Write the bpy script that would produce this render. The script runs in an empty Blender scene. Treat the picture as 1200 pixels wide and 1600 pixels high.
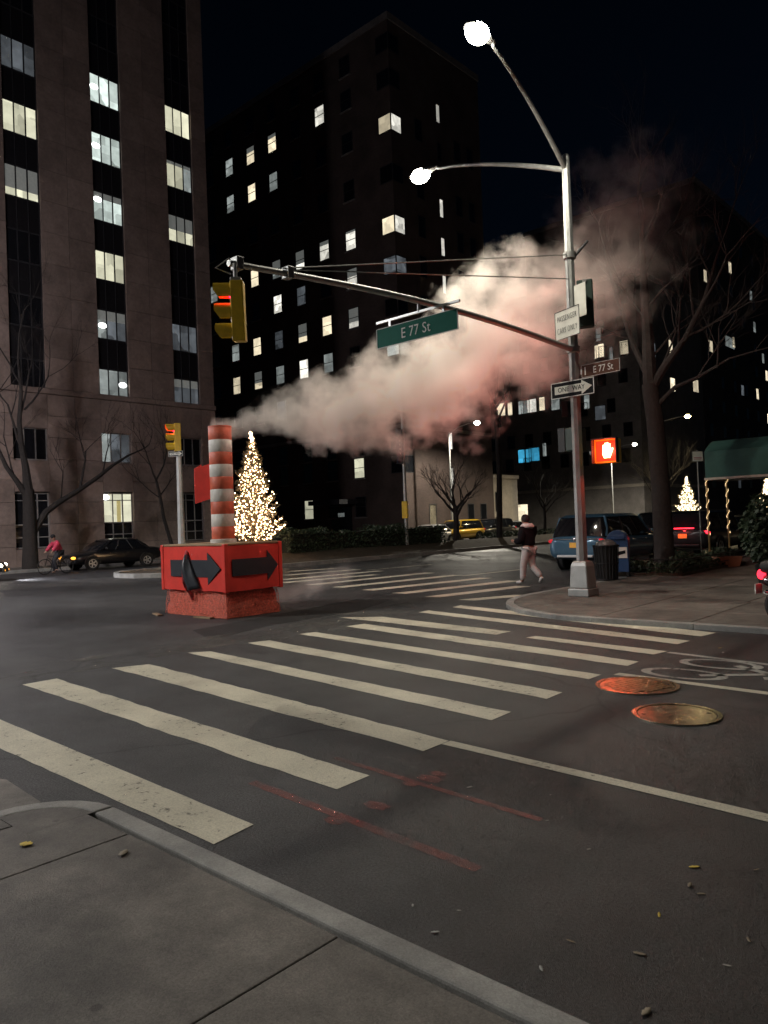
import bpy, bmesh, math, random
from mathutils import Vector, Matrix
random.seed(7)
S = bpy.context.scene
COL = S.collection
rad = math.radians
pi = math.pi

# ------------------------------------------------------------------ camera
F, CX, CY, H = 1180.0, 600.0, 800.0, 1.72
ROLL, PITCH, YAW = 0.038, math.atan(17 / 1180.0), rad(42.4)
fw = Vector((-math.sin(YAW), math.cos(YAW), 0)); rt = Vector((math.cos(YAW), math.sin(YAW), 0)); up = Vector((0, 0, 1))
R1 = Matrix.Rotation(PITCH, 3, rt); fw = R1 @ fw; up = R1 @ up
R2 = Matrix.Rotation(ROLL, 3, fw); rt = R2 @ rt; up = R2 @ up
cam_d = bpy.data.cameras.new('camera'); cam = bpy.data.objects.new('camera', cam_d); COL.objects.link(cam)
cam.matrix_world = Matrix(((rt.x, up.x, -fw.x, 0), (rt.y, up.y, -fw.y, 0), (rt.z, up.z, -fw.z, H), (0, 0, 0, 1)))
cam_d.sensor_fit = 'HORIZONTAL'; cam_d.sensor_width = 36; cam_d.lens = F / 1200 * 36
cam_d.clip_start = 0.05; cam_d.clip_end = 3000
S.camera = cam

# ------------------------------------------------------------------ night sky
W = bpy.data.worlds.new('World'); S.world = W; W.use_nodes = True
wn = W.node_tree.nodes; wl = W.node_tree.links
sky = wn.new('ShaderNodeTexSky'); sky.sky_type = 'NISHITA'; sky.sun_disc = False
sky.sun_elevation = rad(14); sky.sun_rotation = rad(200); sky.air_density = 1.0; sky.dust_density = 0.0; sky.ozone_density = 6.0
wl.new(sky.outputs[0], wn['Background'].inputs[0]); wn['Background'].inputs[1].default_value = 0.0008
sun_d = bpy.data.lights.new('moon', 'SUN'); sun_d.energy = 0.012; sun_d.angle = rad(10); sun_d.color = (.8, .87, 1)
sun = bpy.data.objects.new('moon', sun_d); COL.objects.link(sun); sun.rotation_euler = (rad(50), 0, rad(60))
S.view_settings.view_transform = 'Standard'; S.view_settings.look = 'None'
S.view_settings.exposure = 0.25; S.view_settings.gamma = 1.0; S.view_settings.use_curve_mapping = False
cy = S.cycles
cy.max_bounces = 7; cy.diffuse_bounces = 2; cy.glossy_bounces = 3; cy.transmission_bounces = 3
cy.volume_bounces = 2; cy.transparent_max_bounces = 12
cy.use_denoising = True
cy.use_adaptive_sampling = True; cy.adaptive_threshold = 0.04; cy.adaptive_min_samples = 16
cy.sample_clamp_indirect = 4.0
cy.volume_step_rate = 0.18; cy.volume_max_steps = 128
cy.caustics_reflective = False; cy.caustics_refractive = False

# ------------------------------------------------------------------ photo -> place helpers
def ray(x, y): return fw + rt * ((x - CX) / F) - up * ((y - CY) / F)
O = Vector((0, 0, H))
def gp(x, y, z=0.0):
    r = ray(x, y); return O + r * ((z - H) / r.z)
def plx(x, y, X):
    r = ray(x, y); return O + r * (X / r.x)
def ply(x, y, Y):
    r = ray(x, y); return O + r * (Y / r.y)
def pd(x, y, d): return O + ray(x, y) * d

# ------------------------------------------------------------------ materials
MATS = {}
def mat(name, col, rough=.6, metal=0., var=.18, scale=6., bump=0., bscale=60., coat=0., spec=.5, emis=None, es=0., rvar=0., trans=0., alpha=1., samp=False):
    if name in MATS: return MATS[name]
    m = bpy.data.materials.new(name); m.use_nodes = True
    n = m.node_tree.nodes; l = m.node_tree.links; b = n['Principled BSDF']
    c = tuple(col) + (1,)
    b.inputs['Base Color'].default_value = c; b.inputs['Roughness'].default_value = rough; b.inputs['Metallic'].default_value = metal
    b.inputs['Coat Weight'].default_value = coat; b.inputs['Specular IOR Level'].default_value = spec
    b.inputs['Transmission Weight'].default_value = trans; b.inputs['Alpha'].default_value = alpha
    tc = n.new('ShaderNodeTexCoord')
    if var or rvar:
        nz = n.new('ShaderNodeTexNoise'); nz.inputs['Scale'].default_value = scale; nz.inputs['Detail'].default_value = 6; nz.inputs['Roughness'].default_value = .65
        l.new(tc.outputs['Object'], nz.inputs['Vector'])
        mr = n.new('ShaderNodeMapRange'); mr.inputs[1].default_value = .3; mr.inputs[2].default_value = .7
        mr.inputs[3].default_value = 1 - var; mr.inputs[4].default_value = 1 + var
        l.new(nz.outputs['Fac'], mr.inputs[0])
        mx = n.new('ShaderNodeVectorMath'); mx.operation = 'SCALE'; mx.inputs[0].default_value = col
        l.new(mr.outputs[0], mx.inputs['Scale']); l.new(mx.outputs[0], b.inputs['Base Color'])
        if rvar:
            m2 = n.new('ShaderNodeMapRange'); m2.inputs[1].default_value = .3; m2.inputs[2].default_value = .7
            m2.inputs[3].default_value = max(.03, rough - rvar); m2.inputs[4].default_value = min(1, rough + rvar)
            l.new(nz.outputs['Fac'], m2.inputs[0]); l.new(m2.outputs[0], b.inputs['Roughness'])
    if bump:
        n2 = n.new('ShaderNodeTexNoise'); n2.inputs['Scale'].default_value = bscale; n2.inputs['Detail'].default_value = 4
        l.new(tc.outputs['Object'], n2.inputs['Vector'])
        bp = n.new('ShaderNodeBump'); bp.inputs['Strength'].default_value = bump; bp.inputs['Distance'].default_value = .02
        l.new(n2.outputs['Fac'], bp.inputs['Height']); l.new(bp.outputs[0], b.inputs['Normal'])
    if emis:
        b.inputs['Emission Color'].default_value = tuple(emis) + (1,); b.inputs['Emission Strength'].default_value = es
        m.cycles.emission_sampling = 'AUTO' if samp else 'NONE'
    MATS[name] = m
    return m

def room_mat(name, col, es, var=.5, sc=.9):
    """a lit room seen through the pane: uneven furnishings, not an even panel"""
    m = bpy.data.materials.new(name); m.use_nodes = True
    n = m.node_tree.nodes; l = m.node_tree.links; b = n['Principled BSDF']
    b.inputs['Base Color'].default_value = (.1, .1, .1, 1); b.inputs['Roughness'].default_value = .15
    tc = n.new('ShaderNodeTexCoord'); oi = n.new('ShaderNodeObjectInfo')
    ad = n.new('ShaderNodeVectorMath'); ad.operation = 'ADD'
    cm = n.new('ShaderNodeVectorMath'); cm.operation = 'SCALE'; cm.inputs[0].default_value = (31, 17, 23)
    l.new(oi.outputs['Random'], cm.inputs['Scale'])
    l.new(tc.outputs['Object'], ad.inputs[0]); l.new(cm.outputs[0], ad.inputs[1])
    v = n.new('ShaderNodeTexVoronoi'); v.distance = 'CHEBYCHEV'; v.inputs['Scale'].default_value = sc; v.inputs['Randomness'].default_value = .8
    l.new(ad.outputs[0], v.inputs['Vector'])
    sx = n.new('ShaderNodeSeparateColor'); l.new(v.outputs['Color'], sx.inputs[0])
    mr = n.new('ShaderNodeMapRange'); mr.inputs[3].default_value = es * (1 - var); mr.inputs[4].default_value = es * (1 + var * .5)
    l.new(sx.outputs[0], mr.inputs[0])
    rv = n.new('ShaderNodeMapRange'); rv.inputs[3].default_value = .5; rv.inputs[4].default_value = 1.25; l.new(oi.outputs['Random'], rv.inputs[0])
    nz = n.new('ShaderNodeTexNoise'); nz.inputs['Scale'].default_value = 2.2; nz.inputs['Detail'].default_value = 4
    l.new(ad.outputs[0], nz.inputs['Vector'])
    m2 = n.new('ShaderNodeMapRange'); m2.inputs[1].default_value = .25; m2.inputs[2].default_value = .75; m2.inputs[3].default_value = 1 - var * .6; m2.inputs[4].default_value = 1 + var * .35
    l.new(nz.outputs['Fac'], m2.inputs[0])
    mm = n.new('ShaderNodeMath'); mm.operation = 'MULTIPLY'; l.new(mr.outputs[0], mm.inputs[0]); l.new(m2.outputs[0], mm.inputs[1])
    b.inputs['Emission Color'].default_value = tuple(col) + (1,); mk = n.new('ShaderNodeMath'); mk.operation = 'MULTIPLY'; l.new(mm.outputs[0], mk.inputs[0]); l.new(rv.outputs[0], mk.inputs[1]); l.new(mk.outputs[0], b.inputs['Emission Strength'])
    m.cycles.emission_sampling = 'NONE'
    return m

def nodes_of(name):
    m = bpy.data.materials.new(name); m.use_nodes = True
    return m, m.node_tree.nodes, m.node_tree.links, m.node_tree.nodes['Principled BSDF']

def asphalt_mat():
    m, n, l, b = nodes_of('asphalt')
    tc = n.new('ShaderNodeTexCoord')
    def noise(s, d=5, r=.6):
        z = n.new('ShaderNodeTexNoise'); z.inputs['Scale'].default_value = s; z.inputs['Detail'].default_value = d; z.inputs['Roughness'].default_value = r
        l.new(tc.outputs['Object'], z.inputs['Vector']); return z
    big = noise(.16, 4, .55); mid = noise(1.1, 6, .65); fine = noise(75, 3, .6); tiny = noise(210, 2, .5)
    cr = n.new('ShaderNodeValToRGB'); e = cr.color_ramp.elements
    e[0].position = .34; e[0].color = (.015, .0155, .0175, 1); e[1].position = .68; e[1].color = (.056, .056, .058, 1)
    l.new(big.outputs['Fac'], cr.inputs[0])
    mr = n.new('ShaderNodeMapRange'); mr.inputs[1].default_value = .3; mr.inputs[2].default_value = .7; mr.inputs[3].default_value = .55; mr.inputs[4].default_value = 1.45
    l.new(mid.outputs['Fac'], mr.inputs[0])
    m3 = n.new('ShaderNodeMapRange'); m3.inputs[1].default_value = .35; m3.inputs[2].default_value = .72; m3.inputs[3].default_value = .5; m3.inputs[4].default_value = 1.9
    l.new(fine.outputs['Fac'], m3.inputs[0])
    mu = n.new('ShaderNodeMath'); mu.operation = 'MULTIPLY'; l.new(mr.outputs[0], mu.inputs[0]); l.new(m3.outputs[0], mu.inputs[1])
    # crack lines
    wv = n.new('ShaderNodeTexNoise'); wv.inputs['Scale'].default_value = .8; l.new(tc.outputs['Object'], wv.inputs['Vector'])
    ad = n.new('ShaderNodeVectorMath'); ad.operation = 'ADD'; l.new(tc.outputs['Object'], ad.inputs[0]); l.new(wv.outputs['Color'], ad.inputs[1])
    vo = n.new('ShaderNodeTexVoronoi'); vo.feature = 'DISTANCE_TO_EDGE'; vo.inputs['Scale'].default_value = .22; l.new(ad.outputs[0], vo.inputs['Vector'])
    ck = n.new('ShaderNodeMapRange'); ck.inputs[1].default_value = .0; ck.inputs[2].default_value = .006; ck.inputs[3].default_value = .45; ck.inputs[4].default_value = 1
    l.new(vo.outputs['Distance'], ck.inputs[0])
    m4 = n.new('ShaderNodeMath'); m4.operation = 'MULTIPLY'; l.new(mu.outputs[0], m4.inputs[0]); l.new(ck.outputs[0], m4.inputs[1])
    sc = n.new('ShaderNodeVectorMath'); sc.operation = 'SCALE'; l.new(cr.outputs[0], sc.inputs[0]); l.new(m4.outputs[0], sc.inputs['Scale'])
    l.new(sc.outputs[0], b.inputs['Base Color'])
    rr = n.new('ShaderNodeMapRange'); rr.inputs[1].default_value = .35; rr.inputs[2].default_value = .65; rr.inputs[3].default_value = .42; rr.inputs[4].default_value = .75
    l.new(big.outputs['Fac'], rr.inputs[0]); l.new(rr.outputs[0], b.inputs['Roughness'])
    bp = n.new('ShaderNodeBump'); bp.inputs['Strength'].default_value = .55; bp.inputs['Distance'].default_value = .012
    a2 = n.new('ShaderNodeMath'); a2.operation = 'ADD'; l.new(fine.outputs['Fac'], a2.inputs[0]); l.new(tiny.outputs['Fac'], a2.inputs[1])
    l.new(a2.outputs[0], bp.inputs['Height']); l.new(bp.outputs[0], b.inputs['Normal'])
    MATS['asphalt'] = m; return m

def paint_mat(name, col, wear=.42, soft=.06, scale=9.):
    """road paint worn through to the asphalt below (transparent where it has gone)"""
    m, n, l, b = nodes_of(name)
    tc = n.new('ShaderNodeTexCoord')
    z1 = n.new('ShaderNodeTexNoise'); z1.inputs['Scale'].default_value = scale; z1.inputs['Detail'].default_value = 8; z1.inputs['Roughness'].default_value = .75
    z2 = n.new('ShaderNodeTexNoise'); z2.inputs['Scale'].default_value = 1.3; z2.inputs['Detail'].default_value = 5
    z3 = n.new('ShaderNodeTexNoise'); z3.inputs['Scale'].default_value = 90; z3.inputs['Detail'].default_value = 3
    for z in (z1, z2, z3): l.new(tc.outputs['Object'], z.inputs['Vector'])
    a = n.new('ShaderNodeMath'); a.operation = 'ADD'; l.new(z1.outputs['Fac'], a.inputs[0])
    s2 = n.new('ShaderNodeMath'); s2.operation = 'MULTIPLY'; s2.inputs[1].default_value = .35; l.new(z2.outputs['Fac'], s2.inputs[0]); l.new(s2.outputs[0], a.inputs[1])
    mr = n.new('ShaderNodeMapRange'); mr.inputs[1].default_value = wear; mr.inputs[2].default_value = wear + soft
    l.new(a.outputs[0], mr.inputs[0]); l.new(mr.outputs[0], b.inputs['Alpha'])
    c = n.new('ShaderNodeMapRange'); c.inputs[1].default_value = .3; c.inputs[2].default_value = .75; c.inputs[3].default_value = .72; c.inputs[4].default_value = 1.12
    l.new(z2.outputs['Fac'], c.inputs[0])
    c2 = n.new('ShaderNodeMapRange'); c2.inputs[1].default_value = .3; c2.inputs[2].default_value = .7; c2.inputs[3].default_value = .8; c2.inputs[4].default_value = 1.15
    l.new(z3.outputs['Fac'], c2.inputs[0])
    mu = n.new('ShaderNodeMath'); mu.operation = 'MULTIPLY'; l.new(c.outputs[0], mu.inputs[0]); l.new(c2.outputs[0], mu.inputs[1])
    sc = n.new('ShaderNodeVectorMath'); sc.operation = 'SCALE'; sc.inputs[0].default_value = col; l.new(mu.outputs[0], sc.inputs['Scale'])
    l.new(sc.outputs[0], b.inputs['Base Color']); b.inputs['Roughness'].default_value = .62
    bp = n.new('ShaderNodeBump'); bp.inputs['Strength'].default_value = .4; bp.inputs['Distance'].default_value = .01
    l.new(z3.outputs['Fac'], bp.inputs['Height']); l.new(bp.outputs[0], b.inputs['Normal'])
    MATS[name] = m; return m

def concrete_mat(name, col, st=.35):
    m, n, l, b = nodes_of(name)
    tc = n.new('ShaderNodeTexCoord'); oi = n.new('ShaderNodeObjectInfo')
    ge = n.new('ShaderNodeNewGeometry')
    zs = []
    for s, d in ((.9, 6), (5, 6), (120, 3)):
        z = n.new('ShaderNodeTexNoise'); z.inputs['Scale'].default_value = s; z.inputs['Detail'].default_value = d; z.inputs['Roughness'].default_value = .65
        l.new(ge.outputs['Position'], z.inputs['Vector']); zs.append(z)
    prev = None
    for z, v in zip(zs, (st, st * .6, st * .6)):
        mr = n.new('ShaderNodeMapRange'); mr.inputs[1].default_value = .3; mr.inputs[2].default_value = .7; mr.inputs[3].default_value = 1 - v; mr.inputs[4].default_value = 1 + v
        l.new(z.outputs['Fac'], mr.inputs[0])
        if prev is None: prev = mr.outputs[0]
        else:
            mu = n.new('ShaderNodeMath'); mu.operation = 'MULTIPLY'; l.new(prev, mu.inputs[0]); l.new(mr.outputs[0], mu.inputs[1]); prev = mu.outputs[0]
    r = n.new('ShaderNodeMapRange'); r.inputs[3].default_value = .88; r.inputs[4].default_value = 1.12; l.new(oi.outputs['Random'], r.inputs[0])
    mu = n.new('ShaderNodeMath'); mu.operation = 'MULTIPLY'; l.new(prev, mu.inputs[0]); l.new(r.outputs[0], mu.inputs[1])
    vg = n.new('ShaderNodeTexVoronoi'); vg.inputs['Scale'].default_value = 2.6; l.new(ge.outputs['Position'], vg.inputs['Vector'])
    gm = n.new('ShaderNodeMapRange'); gm.inputs[1].default_value = .05; gm.inputs[2].default_value = .075; gm.inputs[3].default_value = .55 if st > .3 else 1; gm.inputs[4].default_value = 1
    l.new(vg.outputs['Distance'], gm.inputs[0])
    mg_ = n.new('ShaderNodeMath'); mg_.operation = 'MULTIPLY'; l.new(mu.outputs[0], mg_.inputs[0]); l.new(gm.outputs[0], mg_.inputs[1])
    sc = n.new('ShaderNodeVectorMath'); sc.operation = 'SCALE'; sc.inputs[0].default_value = col; l.new(mg_.outputs[0], sc.inputs['Scale'])
    l.new(sc.outputs[0], b.inputs['Base Color']); b.inputs['Roughness'].default_value = .7
    bp = n.new('ShaderNodeBump'); bp.inputs['Strength'].default_value = .35; bp.inputs['Distance'].default_value = .01
    l.new(zs[2].outputs['Fac'], bp.inputs['Height']); l.new(bp.outputs[0], b.inputs['Normal'])
    MATS[name] = m; return m

def brick_mat(name, c1, c2, mortar):
    m, n, l, b = nodes_of(name)
    ge = n.new('ShaderNodeNewGeometry'); sp = n.new('ShaderNodeSeparateXYZ'); l.new(ge.outputs['Position'], sp.inputs[0])
    ad = n.new('ShaderNodeMath'); ad.operation = 'ADD'; l.new(sp.outputs[0], ad.inputs[0]); l.new(sp.outputs[1], ad.inputs[1])
    cb = n.new('ShaderNodeCombineXYZ'); l.new(ad.outputs[0], cb.inputs[0]); l.new(sp.outputs[2], cb.inputs[1])
    br = n.new('ShaderNodeTexBrick'); br.inputs['Scale'].default_value = 1; br.inputs['Brick Width'].default_value = .22; br.inputs['Row Height'].default_value = .075; br.inputs['Mortar Size'].default_value = .008
    br.inputs['Color1'].default_value = c1 + (1,); br.inputs['Color2'].default_value = c2 + (1,); br.inputs['Mortar'].default_value = mortar + (1,)
    l.new(cb.outputs[0], br.inputs['Vector'])
    nz = n.new('ShaderNodeTexNoise'); nz.inputs['Scale'].default_value = .5; nz.inputs['Detail'].default_value = 6; l.new(ge.outputs['Position'], nz.inputs['Vector'])
    mr = n.new('ShaderNodeMapRange'); mr.inputs[1].default_value = .3; mr.inputs[2].default_value = .7; mr.inputs[3].default_value = .7; mr.inputs[4].default_value = 1.25; l.new(nz.outputs['Fac'], mr.inputs[0])
    sc = n.new('ShaderNodeVectorMath'); sc.operation = 'SCALE'; l.new(br.outputs['Color'], sc.inputs[0]); l.new(mr.outputs[0], sc.inputs['Scale'])
    l.new(sc.outputs[0], b.inputs['Base Color']); b.inputs['Roughness'].default_value = .85
    MATS[name] = m; return m

asphalt = asphalt_mat()
paint_white = paint_mat('road_paint', (.66, .62, .49), wear=.47, soft=.12, scale=13)
paint_faded = paint_mat('faded_road_paint', (.42, .41, .37), wear=.46, soft=.2, scale=5)
spray_red = paint_mat('red_spray_paint', (.5, .11, .09), wear=.5, soft=.6, scale=7)
concrete = concrete_mat('sidewalk_concrete', (.135, .122, .107), .5)
kerbstone = concrete_mat('kerb_granite', (.27, .265, .25))
stone_pink = concrete_mat('facade_stone', (.27, .205, .175), .25)
stone_cream = concrete_mat('limestone', (.46, .41, .34), .2)
stone_grey = concrete_mat('grey_masonry', (.22, .2, .185), .25)
brick_brown = brick_mat('brown_brick', (.1, .066, .057), (.072, .047, .042), (.1, .09, .08))
brick_dark = brick_mat('dark_brick', (.1, .08, .07), (.08, .065, .06), (.12, .11, .1))
joint_dark = mat('dark_joint', (.035, .03, .028), .9)
soil = mat('soil', (.06, .045, .03), .95, bump=.8, bscale=20, var=.4)
galv = mat('galvanised_steel', (.42, .43, .42), .48, .55, var=.15, scale=5, rvar=.1, bump=.1, bscale=30)
alu = mat('aluminium', (.55, .56, .56), .4, .7, var=.1)
iron_black = mat('black_iron', (.02, .02, .022), .45, .3)
yellow_sig = mat('signal_yellow', (.78, .52, .04), .42, 0, var=.12, scale=9)
green_sig = mat('dark_green_housing', (.035, .06, .05), .45)
green_sign = mat('green_sign_sheet', (.006, .13, .095), .6, spec=.15, var=.08)
brown_sign = mat('brown_sign_sheet', (.11, .05, .035), .6, spec=.15, var=.08)
white_sheet = mat('white_sign_sheet', (.72, .72, .66), .6, spec=.15, var=.08)
black_sheet = mat('black_sign_sheet', (.012, .012, .014), .6, spec=.15)
letter_white = mat('white_lettering', (.8, .8, .78), .6, var=.05, spec=.15)
glass_dark = mat('dark_window_glass', (.012, .013, .016), .08, 0, var=0, spec=.8)
frame_dark = mat('dark_window_frame', (.05, .05, .055), .5, .3)
frame_light = mat('pale_window_frame', (.3, .29, .28), .5, .2)
rubber = mat('rubber', (.015, .015, .016), .75)
chrome = mat('chrome', (.75, .75, .77), .15, 1., var=0)
bark = mat('bark', (.024, .02, .018), .9, bump=.9, bscale=14, var=.35, scale=10)
leaf_dark = mat('dark_leaf', (.03, .05, .025), .6, var=.4, scale=2)

# ------------------------------------------------------------------ mesh collector
class MB:
    def __init__(s): s.v = []; s.f = []
    def add(s, vs, fs):
        o = len(s.v); s.v += [tuple(v) for v in vs]; s.f += [tuple(i + o for i in f) for f in fs]; return s
    def box(s, a, b, rz=0, c=None):
        x0, y0, z0 = a; x1, y1, z1 = b
        vs = [(x0, y0, z0), (x1, y0, z0), (x1, y1, z0), (x0, y1, z0), (x0, y0, z1), (x1, y0, z1), (x1, y1, z1), (x0, y1, z1)]
        if rz:
            cx, cyy = c or ((x0 + x1) / 2, (y0 + y1) / 2); ca, sa = math.cos(rz), math.sin(rz)
            vs = [(cx + (x - cx) * ca - (y - cyy) * sa, cyy + (x - cx) * sa + (y - cyy) * ca, z) for x, y, z in vs]
        return s.add(vs, [(0, 3, 2, 1), (4, 5, 6, 7), (0, 1, 5, 4), (1, 2, 6, 5), (2, 3, 7, 6), (3, 0, 4, 7)])
    def tube(s, pts, rs, n=10, cap=True):
        pts = [Vector(p) for p in pts]
        if not hasattr(rs, '__len__'): rs = [rs] * len(pts)
        d0 = (pts[1] - pts[0]).normalized()
        a = d0.orthogonal().normalized(); o = len(s.v); k = len(pts)
        for i, p in enumerate(pts):
            d = (pts[min(i + 1, k - 1)] - pts[max(i - 1, 0)])
            d = d.normalized() if d.length > 1e-9 else d0
            a = (a - d * a.dot(d)); a = a.normalized() if a.length > 1e-6 else d.orthogonal().normalized()
            b = d.cross(a)
            for j in range(n):
                t = 2 * pi * j / n; s.v.append(tuple(p + (a * math.cos(t) + b * math.sin(t)) * rs[i]))
        for i in range(k - 1):
            for j in range(n):
                s.f.append((o + i * n + j, o + i * n + (j + 1) % n, o + (i + 1) * n + (j + 1) % n, o + (i + 1) * n + j))
        if cap:
            s.f.append(tuple(o + j for j in reversed(range(n)))); s.f.append(tuple(o + (k - 1) * n + j for j in range(n)))
        return s
    def lathe(s, prof, n=24, c=(0, 0, 0), ring=False):
        o = len(s.v)
        for r, z in prof:
            for j in range(n):
                t = 2 * pi * j / n; s.v.append((c[0] + r * math.cos(t), c[1] + r * math.sin(t), c[2] + z))
        k = len(prof)
        for i in range(k - 1):
            for j in range(n): s.f.append((o + i * n + j, o + i * n + (j + 1) % n, o + (i + 1) * n + (j + 1) % n, o + (i + 1) * n + j))
        if ring:
            for j in range(n): s.f.append((o + (k - 1) * n + j, o + (k - 1) * n + (j + 1) % n, o + (j + 1) % n, o + j))
        else: s.f.append(tuple(o + j for j in reversed(range(n)))); s.f.append(tuple(o + (k - 1) * n + j for j in range(n)))
        return s
    def prism(s, poly, z0, z1):
        n = len(poly)
        return s.add([(x, y, z0) for x, y in poly] + [(x, y, z1) for x, y in poly],
                     [tuple(reversed(range(n))), tuple(range(n, 2 * n))] + [(i, (i + 1) % n, n + (i + 1) % n, n + i) for i in range(n)])
    def slab(s, poly, t, u, v, w, c=(0, 0, 0)):
        """polygon (a,b) in plane u,v extruded t along w"""
        u, v, w, c = Vector(u), Vector(v), Vector(w), Vector(c); n = len(poly)
        A = [c + u * a + v * b for a, b in poly]; B = [p + w * t for p in A]
        return s.add(A + B, [tuple(reversed(range(n))), tuple(range(n, 2 * n))] + [(i, (i + 1) % n, n + (i + 1) % n, n + i) for i in range(n)])
    def sphere(s, c, r, n=10, m=7, sc=(1, 1, 1)):
        prof = [(max(1e-4, math.sin(pi * i / m)) * r, -math.cos(pi * i / m) * r) for i in range(m + 1)]
        o = len(s.v); s.lathe(prof, n)
        for i in range(o, len(s.v)):
            x, y, z = s.v[i]; s.v[i] = (c[0] + x * sc[0], c[1] + y * sc[1], c[2] + z * sc[2])
        return s
    def mesh(s, name, m, smooth=False):
        me = bpy.data.meshes.new(name); me.from_pydata(s.v, [], s.f)
        bm = bmesh.new(); bm.from_mesh(me); bmesh.ops.recalc_face_normals(bm, faces=bm.faces); bm.to_mesh(me); bm.free()
        if m: me.materials.append(m)
        if smooth:
            for p in me.polygons: p.use_smooth = True
            try: me.set_sharp_from_angle(angle=rad(38))
            except Exception: pass
        return me
    def build(s, name, m, parent=None, smooth=False, loc=None, bevel=0):
        o = link(name, s.mesh(name, m, smooth), parent)
        if loc is not None: o.location = loc
        if bevel:
            b = o.modifiers.new('bevel', 'BEVEL'); b.width = bevel; b.segments = 2; b.limit_method = 'ANGLE'; b.angle_limit = rad(40)
        return o

def link(name, data, parent=None):
    o = bpy.data.objects.new(name, data); COL.objects.link(o)
    if parent: o.parent = parent
    return o
def tag(o, label=None, cat=None, group=None, kind=None):
    if label: o['label'] = label
    if cat: o['category'] = cat
    if group: o['group'] = group
    if kind: o['kind'] = kind
    return o
def thing(name, loc, label, cat, rz=0, group=None):
    o = bpy.data.objects.new(name, None); COL.objects.link(o); o.location = loc; o.rotation_euler = (0, 0, rz); o.empty_display_size = .2
    return tag(o, label, cat, group)
def copy_tree(o, parent=None):
    c = o.copy(); COL.objects.link(c); c.parent = parent
    for ch in list(o.children): copy_tree(ch, c)
    return c
def struct(name, mb, m, parent=None, smooth=False):
    o = mb.build(name, m, parent, smooth)
    if not parent: tag(o, kind='structure')
    return o
def lamp_light(name, parent, loc, power, col, r=.12, kind='POINT', cone=170, rot=None, blend=.4):
    d = bpy.data.lights.new(name, kind); d.energy = power; d.color = col; d.shadow_soft_size = r
    if kind == 'SPOT': d.spot_size = rad(cone); d.spot_blend = blend
    o = bpy.data.objects.new(name, d); COL.objects.link(o); o.parent = parent; o.location = loc
    if rot: o.rotation_euler = rot
    return o
def text_mesh(txt, size, m, ext=.002, narrow=1.0, space=1.0, off=0.):
    c = bpy.data.curves.new('lettering', 'FONT'); c.body = txt; c.size = size; c.align_x = 'CENTER'; c.align_y = 'CENTER'; c.extrude = ext; c.offset = off; c.resolution_u = 3; c.space_character = space
    o = bpy.data.objects.new('lettering', c); COL.objects.link(o)
    dg = bpy.context.evaluated_depsgraph_get(); dg.update()
    me = bpy.data.meshes.new_from_object(o.evaluated_get(dg)); bpy.data.objects.remove(o)
    for v in me.vertices: v.co.x *= narrow
    me.materials.clear(); me.materials.append(m); return me
def put_text(txt, size, m, parent, loc, rz=0, **k):
    """every letter is a part of its own"""
    me = text_mesh(txt, size, m, **k); bm = bmesh.new(); bm.from_mesh(me); bm.verts.ensure_lookup_table(); seen = set()
    for v in bm.verts:
        if v.index in seen: continue
        comp = []; stack = [v]; seen.add(v.index)
        while stack:
            q = stack.pop(); comp.append(q)
            for e in q.link_edges:
                w = e.other_vert(q)
                if w.index not in seen: seen.add(w.index); stack.append(w)
        ids = {q.index: i for i, q in enumerate(comp)}; fs = [tuple(ids[x.index] for x in f.verts) for f in bm.faces if f.verts[0].index in ids]
        nm = bpy.data.meshes.new('letter'); nm.from_pydata([tuple(q.co) for q in comp], [], fs); nm.materials.append(m)
        o = link('letter', nm, parent); o.location = loc; o.rotation_euler = (pi / 2, 0, rz)
    bm.free()


# ================================================================== SETTING
road = struct('road', MB().add([(-240, -120, 0), (160, -120, 0), (160, 300, 0), (-240, 300, 0)], [(0, 1, 2, 3)]), asphalt)
ZP = .004
def sheet(name, pts, m, z=ZP, sub=0):
    """painted marking, cut a little unevenly along its edges"""
    pts = [Vector((p[0], p[1], 0)) for p in pts]; mb = MB(); n = 26
    a, b, c, d = pts                       # a->b long edge, d->c long edge
    vs = []; rnd = random.Random(hash(name) % 1000 + int(a.x * 50) + int(a.y * 77))
    wv = (d - a).normalized() * min(.013, (d - a).length * .035); lv = (b - a).normalized() * .02
    for i in range(n + 1):
        t = i / n; e = lv * rnd.uniform(-1, 1) if i in (0, n) else Vector()
        vs.append(a.lerp(b, t) + wv * rnd.uniform(-1, 1) + e); vs.append(d.lerp(c, t) + wv * rnd.uniform(-1, 1) + e)
    mb.add([(v.x, v.y, z) for v in vs], [(2 * i, 2 * i + 2, 2 * i + 3, 2 * i + 1) for i in range(n)])
    return mb.build(name, m, road)
P2 = lambda *p: [gp(x, y) for x, y in p]
near_stripes = [[(-40, 1108), (395, 1289), (332, 1319), (-40, 1152)], [(88, 1061), (577, 1213), (525, 1235), (37, 1070)], [(233, 1038), (702, 1158), (663, 1174), (175, 1044)],
    [(328, 1018), (798, 1113), (770, 1126), (292, 1020)], [(420, 1001), (876, 1082), (853, 1092), (386, 1005)], [(493, 988), (942, 1055), (923, 1062), (467, 991)],
    [(570, 975), (999, 1034), (980, 1041), (540, 979)], [(597, 964), (798, 987), (775, 992), (530, 965)], [(837, 994), (1043, 1018), (1020, 1023), (820, 996.5)],
    [(670, 954), (1080, 1002), (1060, 1007), (655, 957)], [(720, 946), (1119, 989), (1095, 995), (707, 949)]]
for s in near_stripes: sheet('crosswalk_stripe', P2(*s), paint_white)
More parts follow.
